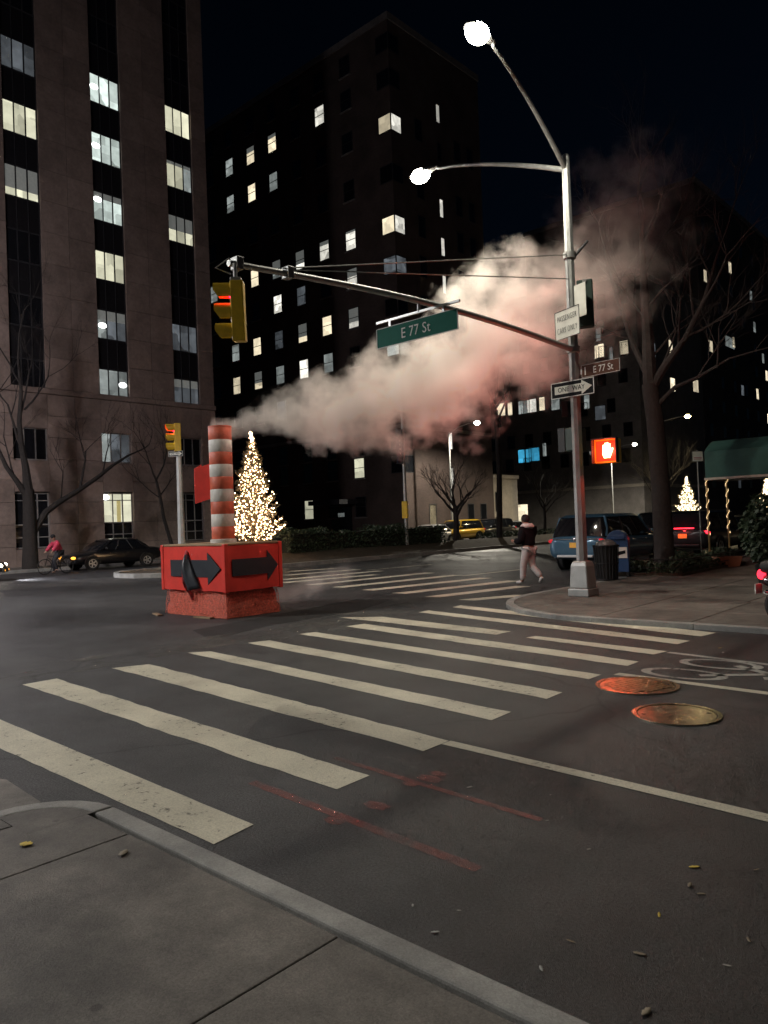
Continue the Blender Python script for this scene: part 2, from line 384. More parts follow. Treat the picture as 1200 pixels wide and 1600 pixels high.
far_ys = [((454, 893), (525, 888)), ((445, 899), (558, 890)), ((442, 906), (595, 892)), ((442, 910.5), (588, 898)), ((484, 914), (672, 895)), ((527, 918), (715, 898.5)), ((573, 922.5), (759, 903)), ((623, 927.5), (805, 907.5)), ((675, 933), (818, 916)), ((728, 938), (818, 930))]
for a, b in far_ys:
    A, B = gp(*a), gp(*b); sheet('crosswalk_stripe', [(A.x - .22, A.y), (B.x - .22, B.y), (B.x + .22, B.y), (A.x + .22, A.y)], paint_white)
def line(name, a, b, w, m=paint_white, ext=0):
    A, B = gp(*a), gp(*b); d = (B - A).normalized(); B = B + d * ext; q = Vector((-d.y, d.x, 0)) * w / 2
    sheet(name, [A - q, B - q, B + q, A + q], m)
line('lane_line', (699, 1161), (1230, 1286), .11, ext=14); line('lane_line', (1043, 1019.5), (1240, 1043.5), .09, paint_faded, 14); line('lane_line', (962, 1053), (1240, 1089), .12, ext=14)
line('lane_line', (721, 900), (814, 890), .13); line('lane_line', (573, 891), (675, 882), .13); line('lane_line', (188, 894), (262, 890.5), .3)
# cyclist symbol of the lane on 77th (two wheels, frame, worn)
def ring(c, r, w, n=40):
    mb = MB(); vs = []
    for i in range(n):
        t = 2 * pi * i / n; vs += [(c[0] + (r - w) * math.cos(t), c[1] + (r - w) * math.sin(t), ZP), (c[0] + r * math.cos(t), c[1] + r * math.sin(t), ZP)]
    mb.add(vs, [(2 * i, 2 * i + 1, (2 * i + 3) % (2 * n), (2 * i + 2) % (2 * n)) for i in range(n)]); return mb
bs = MB()
for c in ((-3.12, 8.02), (-2.98, 8.72)):
    r = ring((0, 0), .36, .085); bs.add([(c[0] + x * 1.25, c[1] + y * .72, z) for x, y, z in r.v], r.f)
def strip(mb, a, b, w):
    a, b = Vector(a), Vector(b); d = (b - a).normalized(); q = Vector((-d.y, d.x)) * w / 2
    mb.add([(p.x, p.y, ZP) for p in (a - q, b - q, b + q, a + q)], [(0, 1, 2, 3)])
strip(bs, (-2.95, 8.02), (-2.35, 8.45), .1); strip(bs, (-2.8, 8.72), (-2.33, 8.4), .1); strip(bs, (-2.38, 8.2), (-1.8, 8.45), .13); strip(bs, (-1.8, 8.3), (-1.5, 8.75), .13); bs.lathe([(.0, 0), (.14, 0)], 16, (-1.3, 8.5, ZP))
bs.build('bicycle_symbol', paint_faded, road)
for a, b, w in (((392, 1222), (745, 1358), .07), ((520, 1184), (842, 1281), .05)): line('spray_paint_line', a, b, w, spray_red)
for p, r in (((588, 1260), .09), ((672, 1218), .1), ((685, 1210), .07), ((522, 1284), .07), ((640, 1226), .06)):
    g = gp(*p); mb = MB(); mb.add([(g.x + r * (1.2 if i % 2 else .8) * math.cos(i * .52), g.y + r * .6 * math.sin(i * .52), ZP + .002) for i in range(12)], [tuple(range(12))]); mb.build('spray_paint_patch', spray_red, road)
# darker repaved trench and a pale patch across the crossing
patch_dark = mat('fresh_asphalt', (.018, .018, .019), .7, spec=.3, var=.35, scale=3, bump=.5, bscale=80)
patch_pale = paint_mat('dusty_asphalt', (.15, .14, .125), wear=.62, soft=.35, scale=1.2)
q = [gp(*p) for p in ((300, 985), (560, 936), (615, 936), (560, 955), (420, 978), (330, 1000))]
MB().add([(p.x, p.y, .002) for p in q], [tuple(range(6))]).build('repaved_patch', patch_dark, road)
q = [gp(*p) for p in ((-20, 1065), (120, 1030), (440, 975), (640, 940), (650, 950), (560, 985), (330, 1012), (60, 1062))]
MB().add([(p.x, p.y, .003) for p in q], [tuple(range(8))]).build('dusty_patch', patch_pale, road)
q = [gp(*p) for p in ((-30, 925), (250, 905), (250, 898), (-30, 917))]
MB().add([(p.x, p.y, .003) for p in q], [tuple(range(4))]).build('dusty_patch', patch_pale, road)

# ---- near sidewalk (the photographer's corner) : slabs and kerb stones are parts of it
ZS = .13
near = struct('near_sidewalk', MB().box((-4.35, -9, -.2), (9, 2.03, ZS - .05)), joint_dark)
def slab(par, x0, y0, x1, y1, z, m=concrete, name='paving_slab', g=.008, b=.006, z0=None):
    return MB().box((x0 + g, y0 + g, (z - .1) if z0 is None else z0), (x1 - g, y1 - g, z + random.uniform(-.0015, .0015))).build(name, m, par, bevel=b)
xs = [-4.38, -3.75, -2.16, -.57, 1.02, 2.6, 4.2, 6]
for i in range(len(xs) - 1):
    y1 = 2.014
    for y0 in (.44, -1.15, -2.74, -4.3, -6):
        slab(near, xs[i], y0, xs[i + 1], y1, ZS, g=.0015 if i != 0 else .004); y1 = y0
x = -4.2
while x < 8:
    slab(near, x, 2.045, x + 3.3, 2.165, ZS, kerbstone, 'kerb_stone', .0015, .012, -.1); x += 3.3
# rounded kerb at the corner, then running along the avenue
def arc_stone(par, c, r0, r1, a0, a1, z, m=kerbstone, name='kerb_stone', n=6):
    poly = [(c[0] + r1 * math.cos(a0 + (a1 - a0) * i / n), c[1] + r1 * math.sin(a0 + (a1 - a0) * i / n)) for i in range(n + 1)]
    poly += [(c[0] + r0 * math.cos(a1 + (a0 - a1) * i / n), c[1] + r0 * math.sin(a1 + (a0 - a1) * i / n)) for i in range(n + 1)]
    return MB().prism(poly, -.1, z).build(name, m, par, bevel=.012)
arc_stone(near, (-4.2, 1.665), .38, .5, pi / 2 + .02, pi - .02, ZS)
cp = [(-4.2, 1.665)] + [(-4.2 + .375 * math.cos(pi / 2 + pi / 2 * i / 8), 1.665 + .375 * math.sin(pi / 2 + pi / 2 * i / 8)) for i in range(9)]
MB().prism(cp, 0, ZS).build('paving_slab', concrete, near)
MB().box((-4.575, -9, 0), (-4.385, 1.66, ZS)).build('paving_slab', concrete, near)
y = 1.66
while y > -6:
    MB().box((-4.7, y - 1.5, -.1), (-4.58, y - .004, ZS)).build('kerb_stone', kerbstone, near, bevel=.015); y -= 1.5
MB().prism([(-6.2, -3), (-4.72, -3), (-4.72, 1.7), (-4.95, 2.06), (-5.6, 2.1), (-6.2, 1.9)], -.02, .02).build('gutter_apron', concrete, near)

# ---- far corner sidewalk
FS = .08
KX, KY, KR = -8.75, 11.12, 3.0            # kerb lines and corner radius
def corner_poly(off, n=14):
    cx, cyy = KX + KR, KY + KR; r = KR - off
    return [(cx + r * math.cos(-pi / 2 - pi / 2 * i / n), cyy + r * math.sin(-pi / 2 - pi / 2 * i / n)) for i in range(n + 1)]
poly = [(30, KY + .15)] + corner_poly(.15) + [(KX + .15, 160), (30, 160)]
far = struct('far_sidewalk', MB().prism(poly, -.2, FS - .02), joint_dark)
k = corner_poly(0); kin = corner_poly(.16)
for i in range(0, 14, 2):
    pp = k[i:i + 3] + kin[i:i + 3][::-1]; MB().prism(pp, -.1, FS).build('kerb_stone', kerbstone, far, bevel=.01)
x = KX + KR
while x < 12: MB().box((x + .004, KY, -.1), (x + 1.6, KY + .16, FS)).build('kerb_stone', kerbstone, far, bevel=.01); x += 1.6
y = KY + KR
while y < 60: MB().box((KX, y + .004, -.1), (KX + .16, y + 2.2, FS)).build('kerb_stone', kerbstone, far, bevel=.01); y += 2.2
cin = corner_poly(.168)
cpoly = [(KX + KR, KY + KR)] + cin
MB().prism(cpoly, 0, FS).build('paving_slab', concrete, far)
for i in range(9):
    x0 = KX + KR + .004 + i * 1.5
    slab(far, x0, KY + .168, x0 + 1.5, KY + 1.6, FS); slab(far, x0, KY + 1.6, x0 + 1.5, KY + KR, FS)
for j in range(26):
    y0 = KY + KR + .004 + j * 1.5
    for x0 in [KX + .168 + 1.42 * t for t in range(4)]:
        if KX + .1 < x0 < -3.4: slab(far, x0, y0, x0 + 1.42, y0 + 1.5, FS)

# ---- planted median of the avenue and the sidewalk on its far side
MX0, MX1, MY0 = -29.2, -24.4, 14.4
def nose(off, n=10):
    c = ((MX0 + MX1) / 2, MY0 + (MX1 - MX0) / 2); r = (MX1 - MX0) / 2 - off
    return [(c[0] + r * math.cos(-pi * i / n), c[1] + r * math.sin(-pi * i / n)) for i in range(n + 1)]
med = struct('median', MB().prism(nose(.2) + [(MX0 + .2, 170), (MX1 - .2, 170)], -.1, .1), soil)
o, i_ = nose(0), nose(.2)
for t in range(10): MB().prism([o[t], o[t + 1], i_[t + 1], i_[t]], -.1, .17).build('kerb_stone', kerbstone, med, bevel=.01)
y = MY0 + 2.4
while y < 90:
    for xa in (MX0, MX1 - .2): MB().box((xa, y + .01, -.1), (xa + .2, y + 2.4, .17)).build('kerb_stone', kerbstone, med, bevel=.01)
    y += 2.4
bank = MB(); vs = []; ny = 60; rows = ((MX1 - .3, .1), (MX1 - 1.1, .28), (MX1 - 2.0, .52), (MX0 + 2.0, .52), (MX0 + 1.0, .28), (MX0 + .3, .1))
for j in range(ny + 1):
    y = 18.6 + j * 2.4
    for x, z in rows: vs.append((x + random.uniform(-.08, .08), y, z * (0.25 if j == 0 else 1) + random.uniform(-.04, .04)))
n6 = len(rows); bank.add(vs, [(j * n6 + i, j * n6 + i + 1, (j + 1) * n6 + i + 1, (j + 1) * n6 + i) for j in range(ny) for i in range(n6 - 1)])
bank.build('planting_bed', soil, med, smooth=True)
WX = -36.8
west = struct('west_sidewalk', MB().box((-41.3, -60, -.2), (WX - .2, 170, .12)), concrete)
y = -10
while y < 90: MB().box((WX - .2, y + .01, -.1), (WX, y + 2.4, .15)).build('kerb_stone', kerbstone, west, bevel=.01); y += 2.4

# ================================================================== BUILDINGS
lit_cool = room_mat('lit_room_cool', (.86, 1, .93), .72, .45)
lit_yel = room_mat('lit_room_yellow', (1, .98, .72), .62, .3)
lit_dim = room_mat('lit_room_dim', (.75, .85, .95), .10, .7)
lit_mid = room_mat('lit_room_half', (.85, .95, .92), .28, .6)
lit_warm = room_mat('lit_room_warm', (1, .86, .6), .9, .35)
lit_white = room_mat('lit_room_white', (1, .97, .86), .85, .5, 1.4)
lit_blue = room_mat('lit_room_blue', (.08, .6, 1), .5, .4)
blind = mat('window_blind', (.3, .3, .28), .8, emis=(.8, .85, .8), es=.09)
ceil_lamp = mat('ceiling_lamp', (.9, .9, .9), .5, var=0, emis=(.95, 1, .97), es=5)
beige_door = mat('lit_door', (.3, .25, .12), .6, emis=(1, .85, .35), es=.3)
spandrel = mat('dark_spandrel', (.022, .021, .024), .3, .2)

lb = thing('office_tower', (-41, 22, 0), 'tall tower at the left with pinkish stone piers and stacked three-pane windows', 'building')
LB = Vector((-41, 22, 0))
bays = [(6.3, 8.15), (11.25, 13.1), (16.2, 18.05), (21.12, 22.97), (26.02, 27.87)]
TOP = 46
MB().box((-.25 - 24, -23, 0), (-.25, 6.94, TOP)).build('core_wall', spandrel, lb)
edges = [-1.2] + [v for b in bays for v in b] + [28.94]
panel_me = {}
def panel(x, y0, y1, z0, z1, proud):
    w, h = round(y1 - y0, 3), round(z1 - z0, 3); key = (w, h)
    if key not in panel_me:
        g = .009; panel_me[key] = MB().box((-.3, g, g), (0, w - g, h - g)).mesh('stone_panel', stone_pink)
    o = link('stone_panel', panel_me[key], lb); o.location = (x + proud + random.uniform(-.003, .003), y0 - 22, z0)
for i in range(0, len(edges), 2):
    a, b = edges[i], edges[i + 1]; n = max(1, round((b - a) / 1.53)); w = (b - a) / n
    if b < 8: a = b - 3.06 if b > 7 else a; n = 2; w = (b - a) / n
    for c in range(n):
        z = 0
        while z < 9.3: panel(0, a + c * w, a + (c + 1) * w, z, z + 1.175, .06); z += 1.175
        z = 9.75
        while z < TOP: panel(0, a + c * w, a + (c + 1) * w, z, z + 1.725, 0); z += 1.725
MB().box((-.35, -23.2, 9.42), (.16, 6.96, 9.72)).build('ledge', stone_pink, lb, bevel=.03)
MB().box((-24.5, -23.2, TOP), (.1, 7.02, TOP + .5)).build('cornice', stone_pink, lb)
# stone between base windows
for a, b in bays[1:]:
    for z0, z1 in ((0, 1.05), (4.1, 5.78), (7.52, 9.4)):
        panel(0, a, b, z0, z1, .05)
win_me = MB()
fw_, fh = 1.85, 1.75
win_me.box((-.06, 0, 0), (.0, fw_, .07)).box((-.06, 0, fh - .07), (.0, fw_, fh))
for yy in (0, fw_ / 3 - .035, 2 * fw_ / 3 - .035, fw_ - .07): win_me.box((-.06, yy, .07), (.0, yy + .07, fh - .07))
win_me = win_me.mesh('window', frame_dark)
win_pale = win_me.copy(); win_pale.materials.clear(); win_pale.materials.append(frame_light)
pane_me = {}
def pane_mesh(w, h, m):
    k = (round(w, 3), round(h, 3), m.name)
    if k not in pane_me: pane_me[k] = MB().box((-.02, 0, 0), (0, w, h)).mesh('pane', m)
    return pane_me[k]
def lwin(a, zb, m, bl=0, lamp=None, frame=None, low=0):
    o = link('window', frame or win_me, lb); o.location = (-.12, a - 22, zb)
    pw = (fw_ - .28) / 3
    for t in range(3):
        y = .07 + t * (pw + .07); hh = fh - .14
        mm = m[t] if isinstance(m, (list, tuple)) else m
        if bl:                          # blind pulled part-way over the lit room
            p = link('pane', pane_mesh(pw, hh * (1 - bl), mm), o); p.location = (-.02, y, .07)
            p = link('blind', pane_mesh(pw, hh * bl, blind), o); p.location = (-.02, y, .07 + hh * (1 - bl))
        else:
            p = link('pane', pane_mesh(pw, hh, mm), o); p.location = (-.02, y, .07)
    if lamp:
        c = MB().sphere((0, 0, 0), .2, 10, 6, (.3, 1.3, .8)).build('ceiling_lamp', ceil_lamp, o, smooth=True); c.location = (.0, lamp[0], lamp[1])
    return o
lz = lambda i: 26.77 - 3.45 * i
states = {(3, 0): (lit_cool, 0, (.3, .95)), (3, 1): (lit_cool, 0, (.3, .95)), (3, 2): (lit_cool, .22, (.3, 1.25)), (3, 3): (lit_yel, 0, None), (3, 4): ([lit_mid, lit_dim, lit_dim], .35, (.35, .8)), (3, 5): (lit_mid, 0, (1.5, .9)),
          (4, 0): (lit_yel, 0, None), (4, 1): ([lit_yel, lit_yel, lit_mid], .12, None), (4, 2): (lit_yel, .55, None), (4, 4): (lit_dim, 0, None), (4, 5): (lit_dim, .3, None),
          (2, 0): (lit_dim, 0, None), (2, 1): (lit_yel, 0, None), (2, 2): (lit_yel, .75, None)}
for bi, (a, b) in enumerate(bays):
    if bi == 0: continue
    for i in range(-5, 6):
        st = states.get((bi, i), (glass_dark, 0, None)); lwin(a, lz(i), st[0], st[1], st[2])
        if i < 5:                      # dark metal spandrel between two windows, with its ribs
            z0 = lz(i) - 1.68
            sp = link('spandrel', pane_mesh(1.85, 1.66, spandrel), lb); sp.location = (-.14, a - 22, z0)
            for t in (0, .605, 1.21, 1.81): r_ = MB().box((0, t, 0), (.035, t + .04, 1.66)).build('rib', frame_dark, sp)
    # base: row with three panes, then the tall ground window (lit or not)
    lwin(a, 5.8, [lit_mid, lit_dim, lit_dim] if bi == 3 else glass_dark, frame=win_pale)
    o = lwin(a, 2.3, lit_yel if bi == 3 else glass_dark, frame=win_pale, lamp=(.18, 1.5) if bi == 3 else None)
    if bi == 3: MB().box((.0, .86, .07), (.012, 1.1, 1.3)).build('door_leaf', beige_door, o)
    MB().box((-.06, .07, 1.3), (.01, 1.78, 1.35)).build('transom', frame_light, o)
    lo = MB().box((-.06, 0, 0), (0, 1.85, .06)).box((-.06, 0, .55), (0, 1.85, .61))
    for yy in (0, .583, 1.2, 1.79): lo.box((-.055, yy, .06), (-.002, yy + .06, 1.2))
    w = lo.build('window', frame_light, lb); w.location = (-.12, a - 22, 1.08)
    for t in range(3):
        for u in range(2):
            p = link('pane', pane_mesh(.54, .48, glass_dark), w); p.location = (-.03, .06 + t * .605, .065 + u * .56)

# ---- big brick block beyond
mbv = Vector((-41, 47.58, 0))
mb_ = thing('brick_hospital_block', mbv, 'huge dark brick block behind the steam with scattered small lit windows', 'building')
MB().box((-40, 0, 0), (0, 13.0, 44)).build('wall', brick_brown, mb_)
MB().box((-40.1, -.1, 44), (.1, 13.1, 44.6)).build('parapet', stone_grey, mb_)
MB().box((-40, -.06, 9.6), (.06, 13.0, 9.9)).build('band_course', stone_grey, mb_)
cols = [-70.1, -66.7, -63.3, -59.75, -56.35, -52.9, -49.55, -46.15]
rowz = [42.2, 39.15, 35.35, 31.1, 26.75, 23.35, 19.85, 16.45, 13.0, 9.55 - 1.0, 6.6, 3.2]
mw = MB().box((0, -.04, 0), (1.3, .1, .06)).box((0, -.04, 1.74), (1.3, .1, 1.8)).box((0, -.04, .06), (.06, .1, 1.74)).box((1.24, -.04, .06), (1.3, .1, 1.74)).box((.06, -.03, .9), (1.24, .1, .95)).mesh('window', frame_dark)
ms = MB().box((-.08, -.1, -.1), (1.38, .05, 0)).mesh('sill', stone_grey)
pm = {}
def mpane(m, h=1.68):
    k = (m.name, h)
    if k not in pm: pm[k] = MB().box((0, 0, 0), (1.18, .02, h)).mesh('pane', m)
    return pm[k]
L = {}
for c, r, m, f in ((6, 1, lit_white, 1), (4, 1, lit_warm, .8), (3, 1, lit_warm, .7), (2, 1, lit_mid, 1), (2, 2, lit_mid, 1), (3, 2, lit_warm, 1), (4, 2, lit_mid, 1), (6, 4, lit_white, .8), (7, 4, lit_white, .9), (5, 4, lit_white, .3), (3, 4, lit_warm, 1), (4, 4, lit_mid, .5),
                   (7, 5, lit_white, .6), (4, 5, lit_white, 1), (5, 5, lit_dim, 1), (2, 6, lit_mid, .9), (3, 6, lit_warm, 1), (4, 6, lit_dim, 1), (5, 6, lit_warm, .3), (6, 6, lit_warm, 1), (7, 6, lit_white, .3), (2, 7, lit_warm, 1), (3, 7, lit_warm, .35), (4, 7, lit_mid, 1), (5, 7, lit_white, 1.01), (6, 7, lit_mid, 1), (7, 10, lit_yel, 1), (5, 11, lit_yel, 1), (1, 4, lit_mid, 1), (4, 8, lit_dim, 1)): L[(c, r)] = (m, f)
for ci, cx in enumerate(cols):
    for ri, z in enumerate(rowz):
        if ri == 11 and ci not in (5, 6, 7): continue
        o = link('window', mw, mb_); o.location = (cx + 41 - .65, -.02, z - .9)
        s = link('sill', ms, o)
        m, f = L.get((ci, ri), (glass_dark, 1))
        if f >= .99:
            p = link('pane', mpane(m), o); p.location = (.06, .01, .06)
        else:                           # blind half down: the lit strip shows below it
            p = link('pane', mpane(m, round(1.68 * f, 2)), o); p.location = (.06, .01, .06)
            p = link('blind', mpane(blind if m is not lit_dim else glass_dark, round(1.68 * (1 - f), 2)), o); p.location = (.06, .01, .06 + round(1.68 * f, 2))
for ri, z in enumerate(rowz[:-1]):      # corner windows, wrapping both faces
    z -= .9
    m = {2: lit_warm, 4: lit_warm, 7: lit_mid, 8: lit_mid, 5: lit_dim}.get(ri, glass_dark); z += .15
    o = MB().box((-1.4, -.05, 0), (.05, .05, .07)).box((-1.4, -.05, 1.43), (.05, .05, 1.5)).box((-1.4, -.05, .07), (-1.33, .05, 1.43)).box((-.03, -.05, .07), (.05, .03, 1.43)).box((-.05, .05, 0), (.05, 1.3, .07)).box((-.05, .05, 1.43), (.05, 1.3, 1.5)).box((-.05, 1.23, .07), (.05, 1.3, 1.43)).build('corner_window', frame_dark, mb_)
    o.location = (0, 0, z)
    p = MB().box((-1.33, -.03, .07), (-.03, -.01, 1.43)).build('pane', m, o); p = MB().box((.01, .03, .07), (.03, 1.23, 1.43)).build('pane', lit_white if m is lit_warm else m, o)
for z in (38.4, 34.9, 29.8, 26.3, 22.9, 19.4, 15.9, 12.4, 8.9, 5.6):   # stair slit and east face windows
    m = lit_white if z not in (34.9, 15.9, 12.4) else glass_dark
    o = MB().box((-.05, 6.2, z - .85), (.04, 6.26, z + .85)).box((-.05, 6.72, z - .85), (.04, 6.78, z + .85)).box((-.05, 6.26, z - .85), (.04, 6.72, z - .8)).box((-.05, 6.26, z + .8), (.04, 6.72, z + .85)).build('window', frame_dark, mb_)
    MB().box((-.03, 6.27, z - .79), (.015, 6.71, z + .79)).build('pane', m, o)
for yy in (3.6, 9.2, 11.2):
    for z in (1.3, 5.2, 12.4, 15.9, 19.4, 22.9, 26.4, 29.8, 34.9):
        if (yy, z) in ((3.6, 5.2), (9.2, 5.2), (11.2, 5.2)): continue
        o = MB().box((-.05, yy - .5, z), (.04, yy - .44, z + 1.9)).box((-.05, yy + .44, z), (.04, yy + .5, z + 1.9)).box((-.05, yy - .44, z), (.04, yy + .44, z + .06)).box((-.05, yy - .44, z + 1.84), (.04, yy + .44, z + 1.9)).build('window', frame_dark, mb_)
        MB().box((-.03, yy - .43, z + .07), (.015, yy + .43, z + 1.83)).build('pane', glass_dark, o)
can = MB().box((-9.6, -2.2, 3.5), (-5.6, -.02, 3.9)).build('entrance_canopy', frame_dark, mb_)
MB().box((-8.9, -.05, .12), (-6.3, .06, 3.3)).build('entrance_door', glass_dark, mb_)
MB().box((-8.0, -.08, 2.4), (-7.2, -.06, 2.75)).build('door_light', lit_mid, mb_)

# ---- low limestone annex, grey block and the dark block further up the avenue
an = thing('limestone_annex', (-41, 60.6, 0), 'low pale limestone building next to the dark brick block', 'building')
MB().box((-12, 0, 0), (0, 4.2, 5.6)).build('wall', stone_cream, an); MB().box((-12.1, -.0, 5.6), (.15, 4.3, 5.95)).build('cornice', stone_cream, an)
for z0, z1 in ((.6, 1.9), (2.4, 4.3)):
    o = MB().box((-.05, .2, z0), (.04, 1.25, z0 + .06)).box((-.05, .2, z1 - .06), (.04, 1.25, z1)).box((-.05, .2, z0 + .06), (.04, .26, z1 - .06)).box((-.05, 1.19, z0 + .06), (.04, 1.25, z1 - .06)).build('window', frame_dark, an)
    MB().box((-.03, .27, z0 + .07), (.015, 1.18, z1 - .07)).build('pane', glass_dark, o)
gb = thing('grey_apartment_block', (-41, 95, 0), 'grey masonry block in the middle distance with a row of lit windows', 'building')
MB().box((-40, 0, 0), (0, 22.8, 33)).build('wall', stone_grey, gb); MB().box((-40.2, -.2, 33), (.2, 22.9, 33.7)).build('cornice', stone_grey, gb)
MB().box((-40, -.12, 5.2), (.1, 22.8, 5.6)).build('band_course', stone_cream, gb)
gw = {}
def gwin(x, z, w, h, m):
    o = MB().box((x - w / 2, -.05, z - h / 2), (x + w / 2, .05, z - h / 2 + .07)).box((x - w / 2, -.05, z + h / 2 - .07), (x + w / 2, .05, z + h / 2)).box((x - w / 2, -.05, z - h / 2 + .07), (x - w / 2 + .07, .05, z + h / 2 - .07)).box((x + w / 2 - .07, -.05, z - h / 2 + .07), (x + w / 2, .05, z + h / 2 - .07)).build('window', frame_dark, gb)
    MB().box((x - w / 2 + .07, -.03, z - h / 2 + .07), (x + w / 2 - .07, -.01, z + h / 2 - .07)).build('pane', m, o)
lit_list = {}
for px, py, w, m in ((783, 640, 1.6, lit_warm), (797, 639, .9, lit_warm), (814, 637, .9, lit_mid), (821, 636, 1.5, lit_mid), (831, 634, 1.6, lit_white), (847, 631, 1.0, lit_warm), (868, 630, 1.4, lit_mid), (835, 710, 1.8, lit_blue), (826, 712, 1.0, lit_blue), (815, 713, 1.2, lit_blue), (851, 703, .7, lit_mid), (917, 628, .9, lit_mid), (938, 645, 1.6, lit_dim)):
    g = ply(px, py, 95); gwin(g.x + 41, g.z, w, 2.0, m); lit_list[(round(g.x), round(g.z / 3.5))] = 1
for zi, z in enumerate((9.4, 12.8, 19.9, 23.4, 26.9, 30.3)):
    for x in range(-30, 0, 3):
        gwin(x + .8 + .4 * (zi % 2), z, 1.3, 1.9, glass_dark)
for x in (-26, -22, -8, -4): gwin(x, 16.2, 1.2, 1.9, glass_dark)
for x in (-29, -24, -19): gwin(x, 2.4, 3.2, 2.6, lit_warm if x != -29 else glass_dark)
rb = thing('dark_apartment_block', (-41, 118, 0), 'nearly black tall block behind the bare street tree at the right', 'building')
MB().box((-30, 0, 0), (0, 90, 52)).build('wall', brick_dark, rb); MB().box((-30.2, -.2, 52), (.2, 90.2, 52.8)).build('cornice', stone_grey, rb)
def rwin(y, z, w, h, m):
    o = MB().box((-.05, y - w / 2, z - h / 2), (.05, y + w / 2, z - h / 2 + .08)).box((-.05, y - w / 2, z + h / 2 - .08), (.05, y + w / 2, z + h / 2)).box((-.05, y - w / 2, z - h / 2 + .08), (.05, y - w / 2 + .08, z + h / 2 - .08)).box((-.05, y + w / 2 - .08, z - h / 2 + .08), (.05, y + w / 2, z + h / 2 - .08)).build('window', frame_dark, rb)
    MB().box((.01, y - w / 2 + .08, z - h / 2 + .08), (.03, y + w / 2 - .08, z + h / 2 - .08)).build('pane', m, o)
for px, py, w, m in ((1110, 541, 2, lit_warm), (1140, 535, 4.6, lit_mid), (1146, 535, 1.4, lit_warm), (1173, 462, 1.5, lit_mid), (1192, 560, 1.4, lit_mid), (1160, 610, 1.6, lit_dim)):
    g = plx(px, py, -41); rwin(g.y - 118, g.z, w, 1.9, m)
for z in range(6, 50, 4):
    for y in range(3, 88, 6):
        if random.random() < .75: rwin(y, z + .2, 1.5, 2., random.choice((lit_dim, lit_warm, lit_mid)) if random.random() < .1 else glass_dark)
for px, py, w, m in ((975, 543, 1.3, lit_warm), (938, 548, 1.2, lit_warm), (932, 550, .6, lit_warm), (955, 553, .6, lit_mid), (935, 523, .8, lit_mid)):
    g = ply(px, py, 95); gwin(g.x + 41, g.z, w, 1.9, m)
for px, py, w, m in ((1051, 601, 1.6, lit_warm), (1087, 603, 2.0, lit_warm), (1048, 542, 1.2, lit_warm), (1022, 547, .8, lit_dim)):
    g = plx(px, py, -41)
    o = MB().box((-.05, g.y - 95 - w / 2, g.z - 41 * 0 - 1), (.05, g.y - 95 + w / 2, g.z - .92)).box((-.05, g.y - 95 - w / 2, g.z + .92), (.05, g.y - 95 + w / 2, g.z + 1)).build('window', frame_dark, gb)
    MB().box((.0, g.y - 95 - w / 2, g.z - .91), (.03, g.y - 95 + w / 2, g.z + .91)).build('pane', m, o)
# corner house just outside the picture on the right; its canopy reaches into view
ch = thing('corner_apartment_house', (-3.3, 17, 0), 'brick corner house that the green canopy belongs to', 'building')
MB().box((0, 0, 0), (22, 60, 38)).build('wall', brick_brown, ch); MB().box((-.08, -.08, 0), (0, 60, 1.1)).build('plinth', stone_cream, ch)
for z in (3.2, 6.8, 10.4, 14, 17.6, 21.2):
    for y in range(2, 58, 4):
        if 4 < y < 10 and z < 4: continue
        o = MB().box((-.05, y, z), (.02, y + 1.3, z + .08)).box((-.05, y, z + 1.8), (.02, y + 1.3, z + 1.88)).build('window', frame_dark, ch)
        MB().box((-.03, y, z + .08), (.0, y + 1.3, z + 1.8)).build('pane', glass_dark, o)

# ================================================================== STEAM CHIMNEY
orange = mat('chimney_orange', (.62, .13, .07), .55, var=.25, scale=5, bump=.08, bscale=20)
white_band = mat('chimney_white', (.64, .61, .56), .55, var=.22, scale=6)
red_board = mat('red_orange_board', (.8, .06, .045), .38, var=.12, scale=3, bump=.15, bscale=6)
arrow_dark = mat('dark_arrow', (.03, .035, .045), .45, var=.15)
net_orange = mat('orange_netting', (.85, .22, .15), .3, var=.45, scale=22, bump=1., bscale=34)
foil = mat('torn_plastic', (.62, .12, .13), .15, var=.5, scale=10, bump=.8, bscale=14)
plywood = mat('plywood', (.3, .2, .11), .7, var=.25, scale=4)
cl = Vector((-13.02, 9.21, 0))
chim = thing('steam_chimney', cl, 'orange and white striped steam stack on a red box with black arrows', 'chimney')
bw, bd = 1.08, .66
# sagging, netting-wrapped lower base
mb = MB(); rows_, n = 7, 44; rnd = random.Random(3)
per = []
for i in range(n):
    t = i / n * 4; e = int(t); u = t - e
    c = [(-bw, -bd), (bw, -bd), (bw, bd), (-bw, bd), (-bw, -bd)]
    per.append((c[e][0] * (1 - u) + c[e + 1][0] * u, c[e][1] * (1 - u) + c[e + 1][1] * u))
vs = []
for j in range(rows_ + 1):
    for i_n, (x, y) in enumerate(per):
        k = .965 + .022 * math.sin(i_n * .9 + j * .6) * math.sin(j * 1.1 + .6) + rnd.uniform(-.012, .012); vs.append((x * k * (1 - .012 * j), y * k * (1 - .012 * j), .6 * j / rows_ + .004 + rnd.uniform(-.01, .01) * (0 < j < rows_)))
mb.add(vs, [(j * n + i, j * n + (i + 1) % n, (j + 1) * n + (i + 1) % n, (j + 1) * n + i) for j in range(rows_) for i in range(n)] + [tuple(range(rows_ * n, rows_ * n + n))])
mb.build('netting_base', net_orange, chim, smooth=True)
